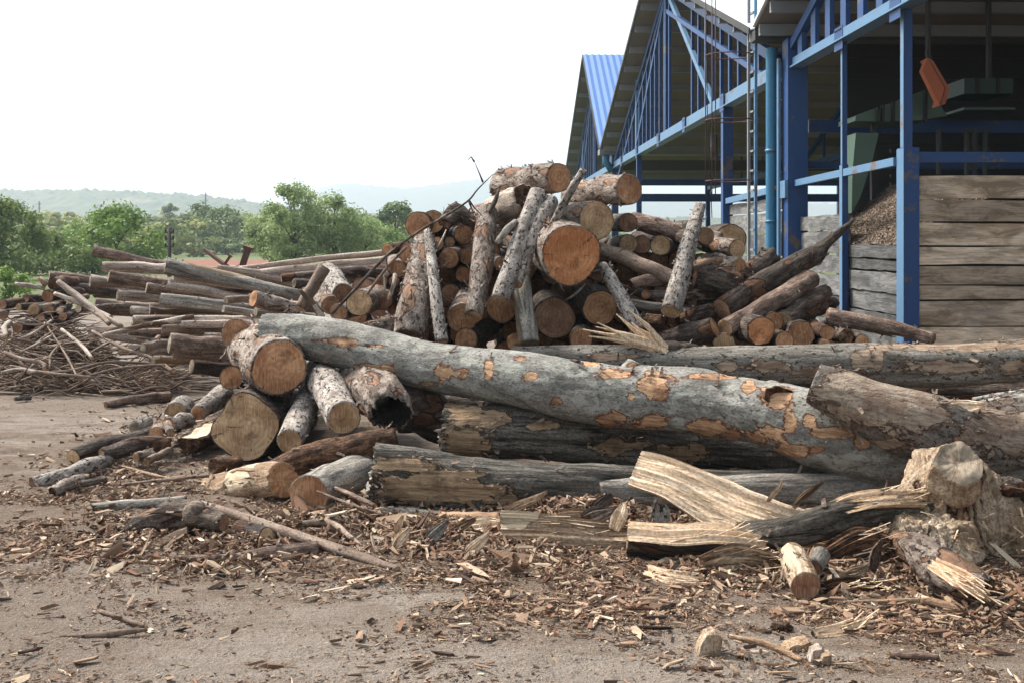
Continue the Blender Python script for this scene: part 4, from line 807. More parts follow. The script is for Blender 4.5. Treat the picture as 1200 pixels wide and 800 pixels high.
for i, (lab, pts) in enumerate((('thin crooked stick under the squarish butt at left', [(145,567,7.2,2.5),(190,562,7.3,4),(245,557,7.4,4)]), ('thin pale stick left of the peeled log', [(140,545,7.9,2.5),(180,556,7.5,4),(200,560,7.4,3)]),
    ('long thin light stick flat in the left foreground', [(135,658,5.58,3),(200,657,5.6,5),(262,653,5.65,4)]), ('dark thin stick before the grey smooth log', [(372,575,6.5,3),(410,590,6.3,3),(450,603,6.2,2.5)]),
    ('dark stick leaning out from the grey smooth log', [(360,566,7.0,3),(400,574,6.6,6),(440,592,6.35,5)]), ('curly pale root strip on the dirt at lower left', [(72,637,5.9,3),(92,643,5.8,5),(100,650,5.7,4),(94,658,5.6,3)]),
    ('twisted thin branch below the dark root', [(140,625,6.1,2),(180,636,5.95,3),(206,650,5.7,4),(190,660,5.6,2)]), ('flat red-brown splinter at the lower left corner', [(20,727,4.72,3),(75,722,4.75,5)]),
    ('flat brown splinter alone in the lower left', [(118,716,4.83,6),(170,733,4.65,5)]), ('broad bark strip lying left of centre near the bottom', [(62,748,4.5,6),(140,741,4.56,8),(172,737,4.6,4)]),
    ('dark twig at the left edge of the bottom dirt', [(-5,751,4.47,3),(62,741,4.57,4)]), ('bent pale strip in the middle of the dirt', [(600,690,5.12,5),(660,706,4.94,6),(690,716,4.83,7)]),
    ('dark bark stick right of the bent pale strip', [(712,714,4.84,7),(745,704,4.96,8),(770,694,5.08,6)]), ('short reddish stick on the dirt right of centre', [(748,731,4.66,9),(800,733,4.64,10)]),
    ('dark stick in the lower right corner', [(1043,766,4.32,8),(1100,770,4.29,9)]), ('long tan strip lying below the red-ended billet', [(855,745,4.5,5),(905,757,4.4,9),(940,774,4.26,5)]),
    ('long pale strip in front of the rotten-ended log', [(990,705,4.95,4),(1040,703,4.97,5),(1085,702,4.98,5)]), ('wide pale slat at the foot of the rotten-ended log', [(1080,702,4.97,10),(1110,709,4.9,10),(1132,714,4.84,6)]),
    ('pale flake before the red-ended billet', [(950,710,4.88,9),(978,714,4.84,7)]), ('rusty bark strip under the pale flake', [(905,716,4.82,7),(945,714,4.84,8)]))):
    L('stick', lab, 'stick', pts, ('tanwood', 'brown', 'fresh_brown', 'redbark')[(2 if 'pale' in lab or 'light' in lab or 'tan' in lab else 3 if 'red' in lab or 'rust' in lab or 'dark' in lab else 1)], 'cut_tan', step=.015, seg=8, amp=.15)
# right foreground: split slabs, stump, chunks
def slab(kind, label, cat, P, W, T, up, mat, endm, seed, bark_under=True, fib=.012, jag=.05, nspl=26):
    """riven slab: a path of points, half-widths and thickness; long fibres, ragged far end"""
    rn_ = random.Random(seed); pa, wa = catmull(P, W, .012); _, ta = catmull(P, T, .012); n = len(pa); org = pa[0].copy(); root = empty(kind, org, label, cat)
    up = Vector(up).normalized(); nu = 46; V = []; Vb = []
    jt = [rn_.random() for _ in range(nu)]
    for i, p in enumerate(pa):
        d = (pa[min(i+1, n-1)]-pa[max(i-1, 0)]).normalized(); sd = d.cross(up).normalized(); uu = sd.cross(d)
        for k in range(nu):
            s = k/(nu-1)*2-1
            h = fib*(1.5*mn.noise(Vector((s*4+seed, i*.004, 1)))+1.6*mn.noise(Vector((s*15, i*.006, seed)))+.9*mn.noise(Vector((s*42, i*.012, seed+5))))+ .012*mn.noise(Vector((s*3, i*.05, seed)))
            h += wa[i]*.14*mn.noise(Vector((s*1.2, i*.011, seed+8))); ed = 1+.09*mn.noise(Vector((i*.06, s, seed)))
            j = 0
            if i > n-14: j = jag*(jt[k]-.2)*(1-(n-1-i)/14)
            if i < 5: j = -.012*(jt[k]-.5)*(1-i/5)
            V.append(p-org+sd*s*wa[i]*ed+uu*h+d*j); Vb.append(p-org+sd*s*wa[i]*ed*.97-uu*(ta[i]*(1-.72*abs(s)**2.2)*(1+.15*mn.noise(Vector((s*5, i*.03, seed)))))+d*j)
    Fq = [(i*nu+k, i*nu+k+1, (i+1)*nu+k+1, (i+1)*nu+k) for i in range(n-1) for k in range(nu-1)]
    def q(V_, f_, nm, mt):
        # orient texture along the slab: rotate data so local z runs along it
        z = (pa[-1]-pa[0]).normalized(); x_ = up.cross(z).normalized(); y_ = z.cross(x_); R_ = Matrix((x_, y_, z)).transposed()
        o = mesh(nm, [R_.inverted() @ v_ for v_ in V_], f_, mt, root); o.rotation_euler = R_.to_euler(); return o
    q(V, Fq, 'split_face', mat)
    rimf = [((i)*nu, (i+1)*nu, n*nu+(i+1)*nu, n*nu+i*nu) for i in range(n-1)]+[((i+1)*nu+nu-1, i*nu+nu-1, n*nu+i*nu+nu-1, n*nu+(i+1)*nu+nu-1) for i in range(n-1)]
    q(V+Vb, [tuple(reversed([x_+n*nu for x_ in f])) for f in Fq]+rimf, 'bark' if bark_under else 'underside', 'dark' if bark_under else mat)
    e = [(k+1, k, n*nu+k, n*nu+k+1) for k in range(nu-1)]; q(V+Vb, e, 'cut_end', endm)
    e = [((n-1)*nu+k, (n-1)*nu+k+1, n*nu+(n-1)*nu+k+1, n*nu+(n-1)*nu+k) for k in range(nu-1)]; q(V+Vb, e, 'broken_end', mat)
    b = MB()
    for _ in range(nspl):
        k = rn_.randrange(nu*4, len(V)-nu); p = V[k]; dr = (pa[-1]-pa[0]).normalized(); v1 = p+dr*rn_.uniform(.03, .14)+up*rn_.uniform(.0, .03)+Vector((rn_.uniform(-.02,.02),)*3)
        b.beam(p-up*.004, v1, rn_.uniform(.003, .008), .003)
    b.build('splinters', 'fresh', root)['kind'] = 'stuff'; return root
p = lambda x, y, Y: at(x, y, Y)
slab('split_slab', 'long pale fresh split slab leaning from upper left in front of the trunks', 'split wood', [p(744,547,6.15), p(790,562,6.05), p(840,588,5.95), p(890,608,5.85), p(965,622,5.8)], [.105,.115,.14,.135,.09], [.09,.10,.11,.08,.04], (-.25,-.86,.62), 'fresh', 'fresh', 3, False, fib=.0065, jag=.2)
slab('split_log', 'pale split log with flat weathered face lying left of the half round one', 'split wood', [p(586,624,5.9), p(640,626,5.88), p(700,630,5.86), p(742,630,5.84)], [.118,.112,.088,.075], [.09,.10,.09,.07], (.02,-.93,.36), 'fresh_brown', 'fresh_brown', 5, False, jag=.06, fib=.008)
slab('split_log', 'half round split log, pale top and dark bark side, right of the flat one', 'split wood', [p(736,622,5.62), p(790,626,5.6), p(840,624,5.62), p(884,630,5.65)], [.08,.085,.08,.06], [.14,.15,.14,.10], (.0,-.35,.94), 'fresh', 'fresh_brown', 6, True, jag=.07)
L('branch', 'dark twisted limb reaching right from the split slab to the stump', 'branch', [(865,628,5.75,30),(915,624,5.7,34),(955,615,5.7,34),(1000,600,5.75,36),(1050,592,5.8,38),(1090,596,5.8,30)], 'cleftbark', 'cut_dark', amp=.15, step=.015, flakes=14)
slab('wood_scrap', 'torn shredded pale wood on top of the dark limb', 'scrap', [p(968,601,5.72), p(1000,588,5.7), p(1040,582,5.7), p(1078,584,5.72)], [.05,.065,.05,.03], [.02,.02,.02,.01], (0,-.5,.9), 'fresh', 'fresh', 7, False, fib=.03, jag=.08)
# stump burl: a lumpy mass
def lump(kind, label, cat, c, rx, ry, rz, mat, seed, flat=None, am=.35, n=5, sub=None, parent=None, facet=0):
    root = parent or empty(kind, c, label, cat); off = Vector((0,0,0)) if not parent else Vector(c)
    NU, NV = 84, 50; V = []
    for j in range(NV+1):
        th = math.pi*j/NV
        for i in range(NU):
            ph = 2*math.pi*i/NU; d = Vector((math.sin(th)*math.cos(ph), math.sin(th)*math.sin(ph), math.cos(th)))
            k = 1+am*mn.noise(d*1.3+Vector((seed,0,0)))+am*.5*mn.noise(d*3+Vector((0,seed,0)))+am*.34*(abs(mn.noise(d*4.5+Vector((0,0,seed))))-.2)+am*.26*mn.noise(d*9+Vector((0,0,seed)))+am*.16*mn.noise(d*22+Vector((seed,0,0)))
            v_ = Vector((d.x*rx, d.y*ry, d.z*rz))*k
            for (nx_, ny_, nz_, dd) in (flat or ()):
                nn = Vector((nx_, ny_, nz_)).normalized(); e = v_.dot(nn)-dd
                if e > 0: v_ -= nn*e*.97
            V.append(v_+off)
    Fq = [(j*NU+i, (j+1)*NU+i, (j+1)*NU+(i+1) % NU, j*NU+(i+1) % NU) for j in range(NV) for i in range(NU)]
    mesh(sub or 'body', V, Fq, mat, root, facet == 0); return root
st = empty('stump', p(1130,600,5.7), 'huge pale fresh-cut stump burl with round grey sawn disc at the right edge', 'stump')
def rel(x, y, Y): return p(x, y, Y)-p(1130,600,5.7)
def hewn(parent, name, rx, ry, rz, planes, mat, seed, off=Vector((0,0,0)), rough=.02):
    NU, NV = 190, 130; V = []
    for j in range(NV+1):
        th = math.pi*j/NV
        for i in range(NU):
            ph = 2*math.pi*i/NU; d = Vector((math.sin(th)*math.cos(ph), math.sin(th)*math.sin(ph), math.cos(th)))
            v_ = Vector((d.x*rx, d.y*ry, d.z*rz))*(1+.16*mn.noise(d*1.7+Vector((seed, 0, 0))))
            for (nx_, ny_, nz_, dd) in planes:
                nn = Vector((nx_, ny_, nz_)).normalized(); lim_ = dd+.035*mn.noise(v_*5+Vector((seed, dd*9, 0)))+.012*mn.noise(Vector((v_.x*38, v_.y*38, v_.z*9+seed)))
                e = v_.dot(nn)-lim_
                if e > 0: v_ = v_*(lim_/max(.05, v_.dot(nn)))
            s_ = rough*(.9*abs(mn.noise(Vector((v_.x*14, v_.y*14, v_.z*6))+Vector((seed, 1, 1))))+.5*mn.noise(v_*34)+.25*mn.noise(v_*85))
            cr = mn.noise(Vector((v_.x*6+seed, v_.y*6, v_.z*3.5))); s_ -= .05*max(0, 1-abs(cr)*22)
            V.append(v_+d*s_+off)
    Fq = [(j*NU+i, (j+1)*NU+i, (j+1)*NU+(i+1) % NU, j*NU+(i+1) % NU) for j in range(NV) for i in range(NU)]
    return mesh(name, V, Fq, mat, parent)
hewn(st, 'burl', .50, .34, .50, [(-.94,0,.35,.25), (.70,.1,.72,.265), (0,.1,1,.31), (-.35,-1,.2,.15), (.3,-1,.5,.155), (.05,-.9,-.35,.19), (-.8,-.7,-.1,.24), (.8,-.9,.0,.27), (.1,-1,.05,.185), (0,0,-1,.27)], 'burl', 4, rel(1128,602,5.82))
hewn(st, 'root_flare', .24, .22, .16, [(-.5,-1,.3,.12), (.3,-1,.6,.11), (0,0,1,.10), (-1,-.2,.3,.17)], 'burl', 17, rel(1095,632,5.62))
L('x', None, None, [(1124,542,5.49,54),(1123,548,5.54,60),(1122,560,5.62,68)], 'burl', 'cut_grey', amp=.17, step=.012, seg=48, rim=.95, jag=(.02, 0), bend=0); o = LOGS[-1]; o.name = 'sawn_limb'; o.parent = st; o.matrix_parent_inverse = Matrix.Translation(-st.location)
lump(None, None, None, rel(1190,575,5.85), .17, .12, .06, 'dark', 21, None, .5, sub='root_bark', parent=st)
m = MB()
for i in range(26):
    c_ = rel(random.uniform(1060,1200), random.uniform(600,650), 5.5); m.beam(c_, c_+Vector((random.uniform(-.07,.07), random.uniform(-.03,.03), random.uniform(0,.05))), .008, .003)
m.build('splinters', 'fresh', st)['kind'] = 'stuff'
L('log', 'pale log with rotten split end pointing to the lower right corner', 'log', [(1153,694,4.98,40),(1120,678,5.1,50),(1085,656,5.35,46),(1050,638,5.6,34)], 'flaky', 'rot', amp=.13, step=.014, flakes=40, jag=(.07, .05), rim=.97)
slab('wood_scrap', 'bare pale wood sliver on the rotten-ended log', 'scrap', [p(1092,660,5.06), p(1125,678,4.94), p(1152,696,4.88)], [.035,.06,.02], [.01,.02,.01], (-.1,-.6,.8), 'fresh', 'fresh', 12, False, fib=.02)
L('billet', 'short billet with dark red cut end standing out in the right foreground', 'billet', [(944,686,5.02,34),(936,668,5.2,36),(928,650,5.4,30)], 'fresh_brown', 'cut_dark', amp=.08, step=.012, flakes=14, rim=.97)
L('billet', 'small grey curled bark piece beside the red-ended billet', 'bark piece', [(955,664,5.25,20),(962,650,5.35,22)], 'greywood', 'cut_dark')
slab('wood_chunk', 'brown fibrous chunk between the half round log and red-ended billet', 'chunk', [p(826,664,5.38), p(860,655,5.36), p(905,660,5.4)], [.06,.085,.05], [.05,.07,.04], (-.1,-.8,.6), 'fresh_brown', 'fresh_brown', 8, False, fib=.03)
slab('bark_slab', 'curved tan bark slab behind the red-ended billet', 'bark piece', [p(975,655,5.5), p(1010,640,5.5), p(1040,640,5.5)], [.08,.1,.07], [.02,.03,.02], (.1,-.9,.5), 'rot', 'rot', 10, False)
slab('wood_scrap', 'brown bark shard right of the red-ended billet', 'bark piece', [p(965,688,5.12), p(1000,684,5.15), p(1030,690,5.15)], [.03,.04,.02], [.01,.01,.01], (0,-.5,.8), 'rot', 'rot', 13, False)
slab('wood_scrap', 'white torn bark curl below the brown fibrous chunk', 'bark piece', [p(758,668,5.35), p(785,676,5.25), p(815,682,5.2)], [.035,.045,.03], [.01,.012,.01], (0,-.5,.8), 'fresh', 'rot', 14, False, fib=.02)
slab('wood_scrap', 'pale leaf-shaped wood flake in the right foreground', 'scrap', [p(955,743,4.54), p(985,738,4.58), p(1010,730,4.64)], [.022,.035,.012], [.02,.025,.01], (0,-.3,.95), 'fresh', 'rot', 15, False)
def block(kind, label, cat, pts, Y, th, mat):
    b = MB(); v_ = [at(x_, y_, Y) for x_, y_ in pts]; c = sum(v_, Vector())/len(v_); root = empty(kind, c, label, cat); n = len(v_); V = []
    bmv = [q_-c for q_ in v_]; rn_ = random.Random(int(c.x*999))
    rows_ = 7
    for r_ in range(rows_):
        for k in range(n*6):
            a_ = bmv[k//6]; b2 = bmv[(k//6+1) % n]; q_ = a_.lerp(b2, (k % 6)/6)
            s_ = (.90, .985, 1, 1, .99, .95, .85)[r_]
            V.append(q_*s_+Vector((0, th*(r_/(rows_-1)-.5), 0))+Vector((mn.noise(q_*30+Vector((r_*3,0,1))), mn.noise(q_*30+Vector((r_*2,5,1))), mn.noise(q_*30+Vector((r_,9,1)))))*.006)
    N_ = n*6; Fq = [(i*N_+k, i*N_+(k+1) % N_, (i+1)*N_+(k+1) % N_, (i+1)*N_+k) for i in range(rows_-1) for k in range(N_)]+[tuple(range(N_)), tuple(range(rows_*N_-1, (rows_-1)*N_-1, -1))]
    mesh('body', V, Fq, mat, root, False); return root
block('wood_block', 'pale split offcut standing alone at the bottom right of centre', 'offcut', [(813,769),(818,752),(826,738),(836,736),(846,741),(843,764),(832,767),(824,771)], 4.33, .08, 'burl')
block('wood_block', 'brown offcut with square faces in the right foreground', 'offcut', [(917,758),(922,752),(946,747),(954,757),(944,771),(918,768)], 4.42, .09, 'fresh_brown')
block('wood_block', 'tilted narrow offcut right of the square-faced one', 'offcut', [(946,772),(950,759),(961,755),(967,765),(958,777)], 4.28, .06, 'tanwood')
block('wood_block', 'small pale offcut at the end of the little offcut group', 'offcut', [(958,779),(962,766),(972,762),(973,772),(966,780)], 4.24, .05, 'burl')
lump('rotten_lump', 'crumbly red-brown rotten lump above the offcuts', 'lump', p(915,740,4.62), .05, .045, .034, 'rot', 5, None, .6)
def shard(lab, pts, Y, mt, i):
    v_ = [at(x_, y_, Y) for x_, y_ in pts]; best = max(((a_-b_).length, m_, n_) for m_, a_ in enumerate(v_) for n_, b_ in enumerate(v_)); p0, p1 = v_[best[1]], v_[best[2]]
    if p0.z > p1.z: p0, p1 = p1, p0
    dr = (p1-p0).normalized(); ts = [(q-p0).dot(dr) for q in v_]; wd = [(q-p0-dr*t_).length for q, t_ in zip(v_, ts)]; w_ = max(wd)*(.32 if 'splinter' in lab else .62); up_ = Vector((.25*math.sin(i*2.), -.8, .6))
    slab('wood_shard', lab, 'wood shard', [p0, p0.lerp(p1, .35)+Vector((0, .012*math.sin(i), .004)), p0.lerp(p1, .7), p1+Vector((0, .03*math.cos(i*3.), 0))], [w_*.7, w_, w_*.85, w_*.35], [.012, .02, .015, .006], up_, mt, mt, 40+i, False, fib=.004, jag=.015, nspl=0)
# small standing chips and shards in the heaped litter of the middle
for i, (lab, pts, Y, mt) in enumerate((('upright pale splinter on the split slab, left of two', [(900,587),(904,580),(910,574),(918,564),(916,577),(913,586)], 5.82, 'fresh'), ('upright tan splinter on the split slab, right of two', [(930,594),(938,585),(948,578),(961,565),(960,578),(950,592)], 5.8, 'fresh_brown'), ('white shard standing upright beside the half round log', [(720,620),(724,598),(732,592),(738,602),(736,622)], 5.75, 'fresh'), ('pale double-pronged shard behind the half round log', [(758,612),(763,590),(768,585),(775,598),(778,612)], 5.8, 'speckled'),
    ('white flat chip leaning on the litter left of the flat split log', [(543,652),(556,627),(573,625),(570,640),(556,655)], 5.72, 'fresh'), ('pale rounded chip left of the flat split log', [(548,615),(560,598),(580,597),(585,610),(570,618)], 6.1, 'fresh'),
    ('upright pale chip in front of the furrowed log', [(464,623),(466,610),(471,606),(473,620)], 6.0, 'fresh'), ('brown curved bark shard above the flat split log', [(655,602),(668,592),(690,591),(696,600),(676,605)], 6.05, 'fresh_brown'),
    ('long tan shard sloping over the litter above the flat split log', [(590,602),(622,580),(640,577),(637,586),(612,602)], 6.15, 'fresh_brown'), ('dark rotten scrap right of the flat split log', [(683,608),(690,588),(704,582),(720,596),(714,610)], 5.95, 'dark'),
    ('red bark shard in the litter above the flat split log', [(694,600),(700,585),(716,580),(722,590),(712,602)], 6.05, 'redbark'), ('grey mossy chip left in the litter', [(498,636),(508,614),(524,611),(528,624),(516,638)], 5.9, 'greywood'),
    ('tan chip wedged before the thin grey log', [(526,628),(540,612),(556,608),(552,622)], 6.0, 'fresh_brown'), ('pale pointed chip on the litter in the middle', [(462,640),(468,622),(478,620),(482,634),(474,644)], 5.8, 'fresh'),
    ('flat orange chip at the left litter', [(120,608),(132,602),(142,606),(136,612)], 6.45, 'fresh_brown'), ('dark block stub in the left litter', [(108,634),(110,623),(120,622),(122,632)], 6.0, 'rot'),
    ('upright bark piece leaning on the rotten-ended log', [(1020,652),(1030,634),(1040,640),(1034,664),(1022,668)], 5.3, 'redbark'), ('pale shaving pile scrap under the stump', [(990,672),(1002,660),(1018,664),(1014,676)], 5.25, 'fresh_brown'),
    ('torn tan flake on top of the forked trunk', [(1102,478),(1108,462),(1130,468),(1150,474),(1140,482),(1118,486)], 6.55, 'fresh'))):
    shard(lab, pts, Y, mt, i)
# ------------------------------------------------------------------ the main pile
B = 'big log pile'
D('front log with the widest orange sawn face at the top of the pile', 669, 299, 71, 9.8, 3.2, 'flaky', 'cut_red', yaw=-9, pitch=4, flakes=40, nstub=14, rim=.955)
D('clean tan-faced log directly behind the widest orange face', 699, 259, 46, 10.6, 3., 'flaky', 'cut_tan', yaw=-24, pitch=2, rim=.95)
L('log', 'topmost pale spotted log crossing the summit of the pile', 'log', [(655,209,10.7,36),(630,211,11.0,38),(590,218,11.5,40)], 'flaky', 'cut_orange', flakes=34, nstub=26)
L('log', 'summit log with rough tan butt nearest the shed column', 'log', [(737,222,10.5,36),(705,226,11.0,36),(672,232,11.7,34)], 'flaky', 'cut_orange', flakes=22, nstub=10)
L('log', 'brown rotten-ended log just under the topmost log', 'log', [(615,231,10.6,33),(600,240,10.8,36),(583,246,11.2,34)], 'tanwood', 'rot', jag=(.05,0), flakes=16, amp=.1)
L('pole', 'thin pole leaning on the summit between the two top logs', 'pole', [(684,199,10.1,9),(668,225,10.15,10),(655,250,10.2,10),(645,268,10.3,9)], 'speckled', 'cut_tan', nstub=10)
L('pole', 'pale leaning log, left of the twin pair beneath the summit', 'pole', [(585,352,9.65,22),(600,310,9.9,22),(614,270,10.2,22),(630,228,10.6,22)], 'speckled', 'cut_tan', nstub=26, flakes=16)
L('pole', 'grey leaning log, right of the twin pair beneath the summit', 'pole', [(604,333,9.85,17),(616,300,10.05,19),(630,262,10.3,20),(645,236,10.6,20)], 'speckled', 'cut_tan', nstub=26, flakes=20)
L('log', 'upright pale log with peeled top left of the twin leaning logs', 'log', [(555,371,9.6,21),(560,340,9.8,24),(566,300,10.2,27),(571,250,10.8,25)], 'flaky', 'cut_tan', nstub=20, flakes=24)
D('thick log with white flaking bark and brown face beside the upright pale log', 541, 373, 35, 9.9, 3.0, 'flaky', 'cut_orange', yaw=2, pitch=8, flakes=30)
L('pole', 'thin straight white pole standing in front of the pile left of centre', 'pole', [(518,400,9.35,15),(512,360,9.5,15),(507,315,9.8,13),(501,271,10.1,9)], 'speckled', 'cut_tan', nstub=40, flakes=14)
L('log', 'shaggy peeling log rising left of the thin white pole', 'log', [(480,396,9.5,38),(486,360,9.7,37),(491,325,10.1,33),(497,286,10.7,28)], 'flaky', 'rot', flakes=110, nstub=12, amp=.12)
L('log', 'torn white-barked stub lying left of the shaggy log foot', 'log', [(432,390,9.6,26),(455,385,9.7,28),(478,380,9.9,26)], 'flaky', 'rot', flakes=50, amp=.12, jag=(.05,.05))
D('left half of the twin-hearted butt at the left top of the pile', 490, 264, 32, 11.2, 3., 'dark', 'cut_orange', flakes=6)
D('right half of the twin-hearted butt at the left top of the pile', 507, 260, 28, 11.25, 3., 'dark', 'cut_orange')
D('pale-barked log with round butt below the twin-hearted butt', 481, 297, 26, 10.6, 3., 'flaky', 'cut_orange', flakes=10)
D('butt touching the lower left of the pale-barked round one', 466, 315, 21, 10.65, 3., 'flaky', 'cut_orange')
D('round brown butt right of the thin white pole top', 526, 303, 25, 10.8, 3., 'dark', 'cut_orange')
D('small butt at the right of the round brown one', 547, 301, 19, 10.9, 3., 'dark', 'cut_orange')
D('reddish butt under the twisted bark bundle at the pile left', 544, 275, 24, 11.2, 3., 'dark', 'cut_orange', flakes=12)
D('butt hidden behind the thin white pole top', 512, 286, 18, 11.1, 3.)
D('small butt in the gap above the reddish one', 527, 284, 13, 11.2, 3., 'dark', 'cut_tan')
D('small oval butt at the left shoulder of the pile', 454, 292, 14, 11.4, 3., 'dark', 'cut_orange')
D('round butt with pale heart streak low on the left of the pile', 421, 355, 31, 9.9, 3.2, 'flaky', 'cut_tan', flakes=12)
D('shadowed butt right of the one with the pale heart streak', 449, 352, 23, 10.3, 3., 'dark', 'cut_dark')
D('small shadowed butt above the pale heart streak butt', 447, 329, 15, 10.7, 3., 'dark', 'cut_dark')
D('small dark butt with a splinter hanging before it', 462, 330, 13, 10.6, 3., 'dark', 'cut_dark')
D('tan butt at the far left foot of the pile', 397, 366, 21, 9.9, 3., 'flaky', 'cut_orange', flakes=8)
L('log', 'white blistered log running back above the far left foot butt', 'log', [(402,345,10.3,26),(392,330,10.9,25),(384,320,11.6,24)], 'speckled', 'cut_dark', nstub=20, flakes=12)
L('log', 'second white blistered log beside the first behind the brown pole', 'log', [(388,358,10.15,22),(378,345,10.6,22),(370,336,11.2,20)], 'flaky', 'cut_dark', nstub=10, flakes=16)
L('pole', 'smooth brown log leaning up to the right with round top face', 'pole', [(380,314,9.95,15),(368,334,9.9,15),(352,362,9.8,15)], 'brown', 'cut_tan')
L('log', 'knobbly log with round butt lying behind the tip of the huge trunk', 'log', [(297,350,9.9,20),(318,356,10.0,19),(350,362,10.1,17)], 'flaky', 'cut_orange', nstub=10)
L('splinter', 'bare pale splinter leaning beside the smooth brown log', 'splinter', [(352,340,9.6,4),(362,352,9.6,7),(378,372,9.6,8)], 'tanwood', 'fresh')
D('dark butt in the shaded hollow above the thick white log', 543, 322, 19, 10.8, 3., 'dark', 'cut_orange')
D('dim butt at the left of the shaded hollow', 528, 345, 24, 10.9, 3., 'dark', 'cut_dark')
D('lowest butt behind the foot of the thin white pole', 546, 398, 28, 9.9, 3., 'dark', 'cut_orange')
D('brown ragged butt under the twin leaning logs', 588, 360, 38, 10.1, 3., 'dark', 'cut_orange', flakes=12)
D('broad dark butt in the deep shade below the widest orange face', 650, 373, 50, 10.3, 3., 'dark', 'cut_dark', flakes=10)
D('orange butt right of the broad dark one', 703, 361, 42, 10.2, 3., 'dark', 'cut_orange', flakes=10)
D('low squat butt under the orange one', 681, 397, 28, 9.95, 3., 'dark', 'cut_orange')
D('small low butt beside the grey prop log', 604, 401, 22, 9.9, 3., 'dark', 'cut_orange')
D('brown butt right of the reddish one behind the upright pale log', 588, 310, 18, 10.9, 3., 'dark', 'cut_orange')
L('log', 'dark grey prop log standing below the twin leaning logs', 'log', [(620,402,9.75,24),(616,375,9.85,23),(612,345,10.0,22),(612,325,10.2,20)], 'greywood', 'cut_grey')
L('log', 'pale barked log lying across behind the upright pale log', 'log', [(600,268,11.2,18),(560,262,11.4,18),(522,256,11.6,16)], 'flaky', 'cut_tan', flakes=10)
L('root', 'twisted dark bark bundle on the left top of the pile', 'root', [(522,262,10.8,18),(535,250,10.9,22),(548,258,10.9,18),(562,264,11,12)], 'dark', 'rot', amp=.25, flakes=44, jag=(.05,.05))
L('branch', 'dark bare twig stub between upright log and summit', 'branch', [(574,250,10.6,4),(580,236,10.6,6),(585,222,10.6,3)], 'dark', 'cut_dark')
L('branch', 'broken dark branch wedged left of the twin leaning logs', 'branch', [(582,285,10.0,6),(592,272,10.05,9),(604,260,10.2,7)], 'greywood', 'cut_dark')
t = L('branch', 'long thin bare branch arching from the left foot over the sky', 'branch', [(389,368,9.2,3.5),(410,346,9.2,4),(450,303,9.3,3.6),(490,272,9.3,3.2),(520,254,9.3,2.8),(548,236,9.35,2.4),(560,222,9.35,1.7),(577,205,9.4,.9)], 'dark', 'cut_dark', step=.03, seg=10, amp=.05)
for k, (q0, q1, q2) in enumerate((((549,234),(556,244),(566,254)), ((549,235),(554,248),(556,256)), ((566,214),(562,204),(556,190)), ((556,190),(552,184),(548,188)), ((452,302),(455,318),(460,322)))):
    b = MB(); b.tube([at(*q0, 9.35), at(*q1, 9.35), at(*q2, 9.37)], [.009, .006, .002], 6); o = b.build('twig', 'dark', None, True); o.parent = t; o.matrix_parent_inverse = t.matrix_world.inverted()
L('pole', 'thin second branch running beside the long arching branch', 'branch', [(430,345,9.5,3),(455,312,9.5,3.5),(476,290,9.5,3)], 'brown', 'cut_tan')
L('splinter', 'pale hanging splinter before the small dark butt at left', 'splinter', [(456,350,9.9,4),(461,335,9.9,5),(463,322,10,5)], 'tanwood', 'fresh')
L('splinter', 'thin pale sliver left of the hanging splinter', 'splinter', [(449,318,10,1.5),(451,338,10,2.5),(449,346,10,1.5)], 'tanwood', 'fresh')
# right half
D('dark red butt right of the clean tan-faced log', 736, 261, 23, 11.1, 3., 'dark', 'cut_dark')
D('shadowed butt below the dark red one', 736, 286, 23, 11., 3., 'dark', 'cut_tan')
D('dim butt with a white splinter right of the shadowed one', 752, 287, 22, 11.2, 3., 'dark', 'cut_dark')
D('round yellow-brown butt left of the tall leaning pole', 774, 288, 24, 10.7, 2.6, 'dark', 'cut_tan', yaw=12)
D('yellow-brown butt right of the tall leaning pole', 827, 277, 21, 10.8, 2.6, 'dark', 'cut_tan')
D('large disc-like butt at the right end of the pile top', 857, 281, 37, 11.6, 1.6, 'dark', 'cut_tan', yaw=0)
D('reddish small butt above the tall leaning pole crossing', 812, 266, 18, 11.4, 2., 'dark', 'cut_orange')
L('log', 'pale log with round butt set before the large disc-like butt', 'log', [(864,292,10.9,23),(850,290,11.1,23),(832,287,11.6,21)], 'flaky', 'cut_tan', flakes=8)
L('log', 'pale log with tan butt under the large disc-like butt', 'log', [(866,314,10.6,23),(848,311,10.8,24),(826,309,11.2,22)], 'flaky', 'cut_orange', flakes=10)
L('split_log', 'yellow torn split wood left of the tan butt', 'split wood', [(846,305,10.5,6),(828,310,10.5,16),(808,316,10.6,10)], 'fresh_brown', 'fresh', flakes=8, jag=(.04,.05))
L('pole', 'tall pale pole leaning right across the right half of the pile', 'pole', [(786,365,9.7,23),(796,330,9.95,23),(806,290,10.3,20),(820,243,10.9,13)], 'speckled', 'cut_tan', nstub=40, flakes=14, jag=(0,.05))
L('log', 'long reddish log with pale top edge crossing behind the leaning pole', 'log', [(845,282,11.5,18),(808,274,11.6,22),(770,266,11.7,22),(742,258,11.9,20)], 'redbark', 'cut_orange', nstub=10, flakes=12)
L('log', 'smooth grey-brown log sloping down from the widest orange face', 'log', [(792,328,10.2,18),(760,314,10.3,19),(730,302,10.5,19),(702,293,10.7,18)], 'brown', 'cut_dark')
L('log', 'short reddish log below the smooth sloping one', 'log', [(740,334,10.2,13),(760,328,10.25,15),(778,330,10.3,14)], 'redbark', 'rot')
L('log', 'mottled log behind the leaning pole at mid height', 'log', [(760,345,10.3,10),(800,347,10.35,11),(845,345,10.4,12)], 'flaky', 'rot', flakes=8)
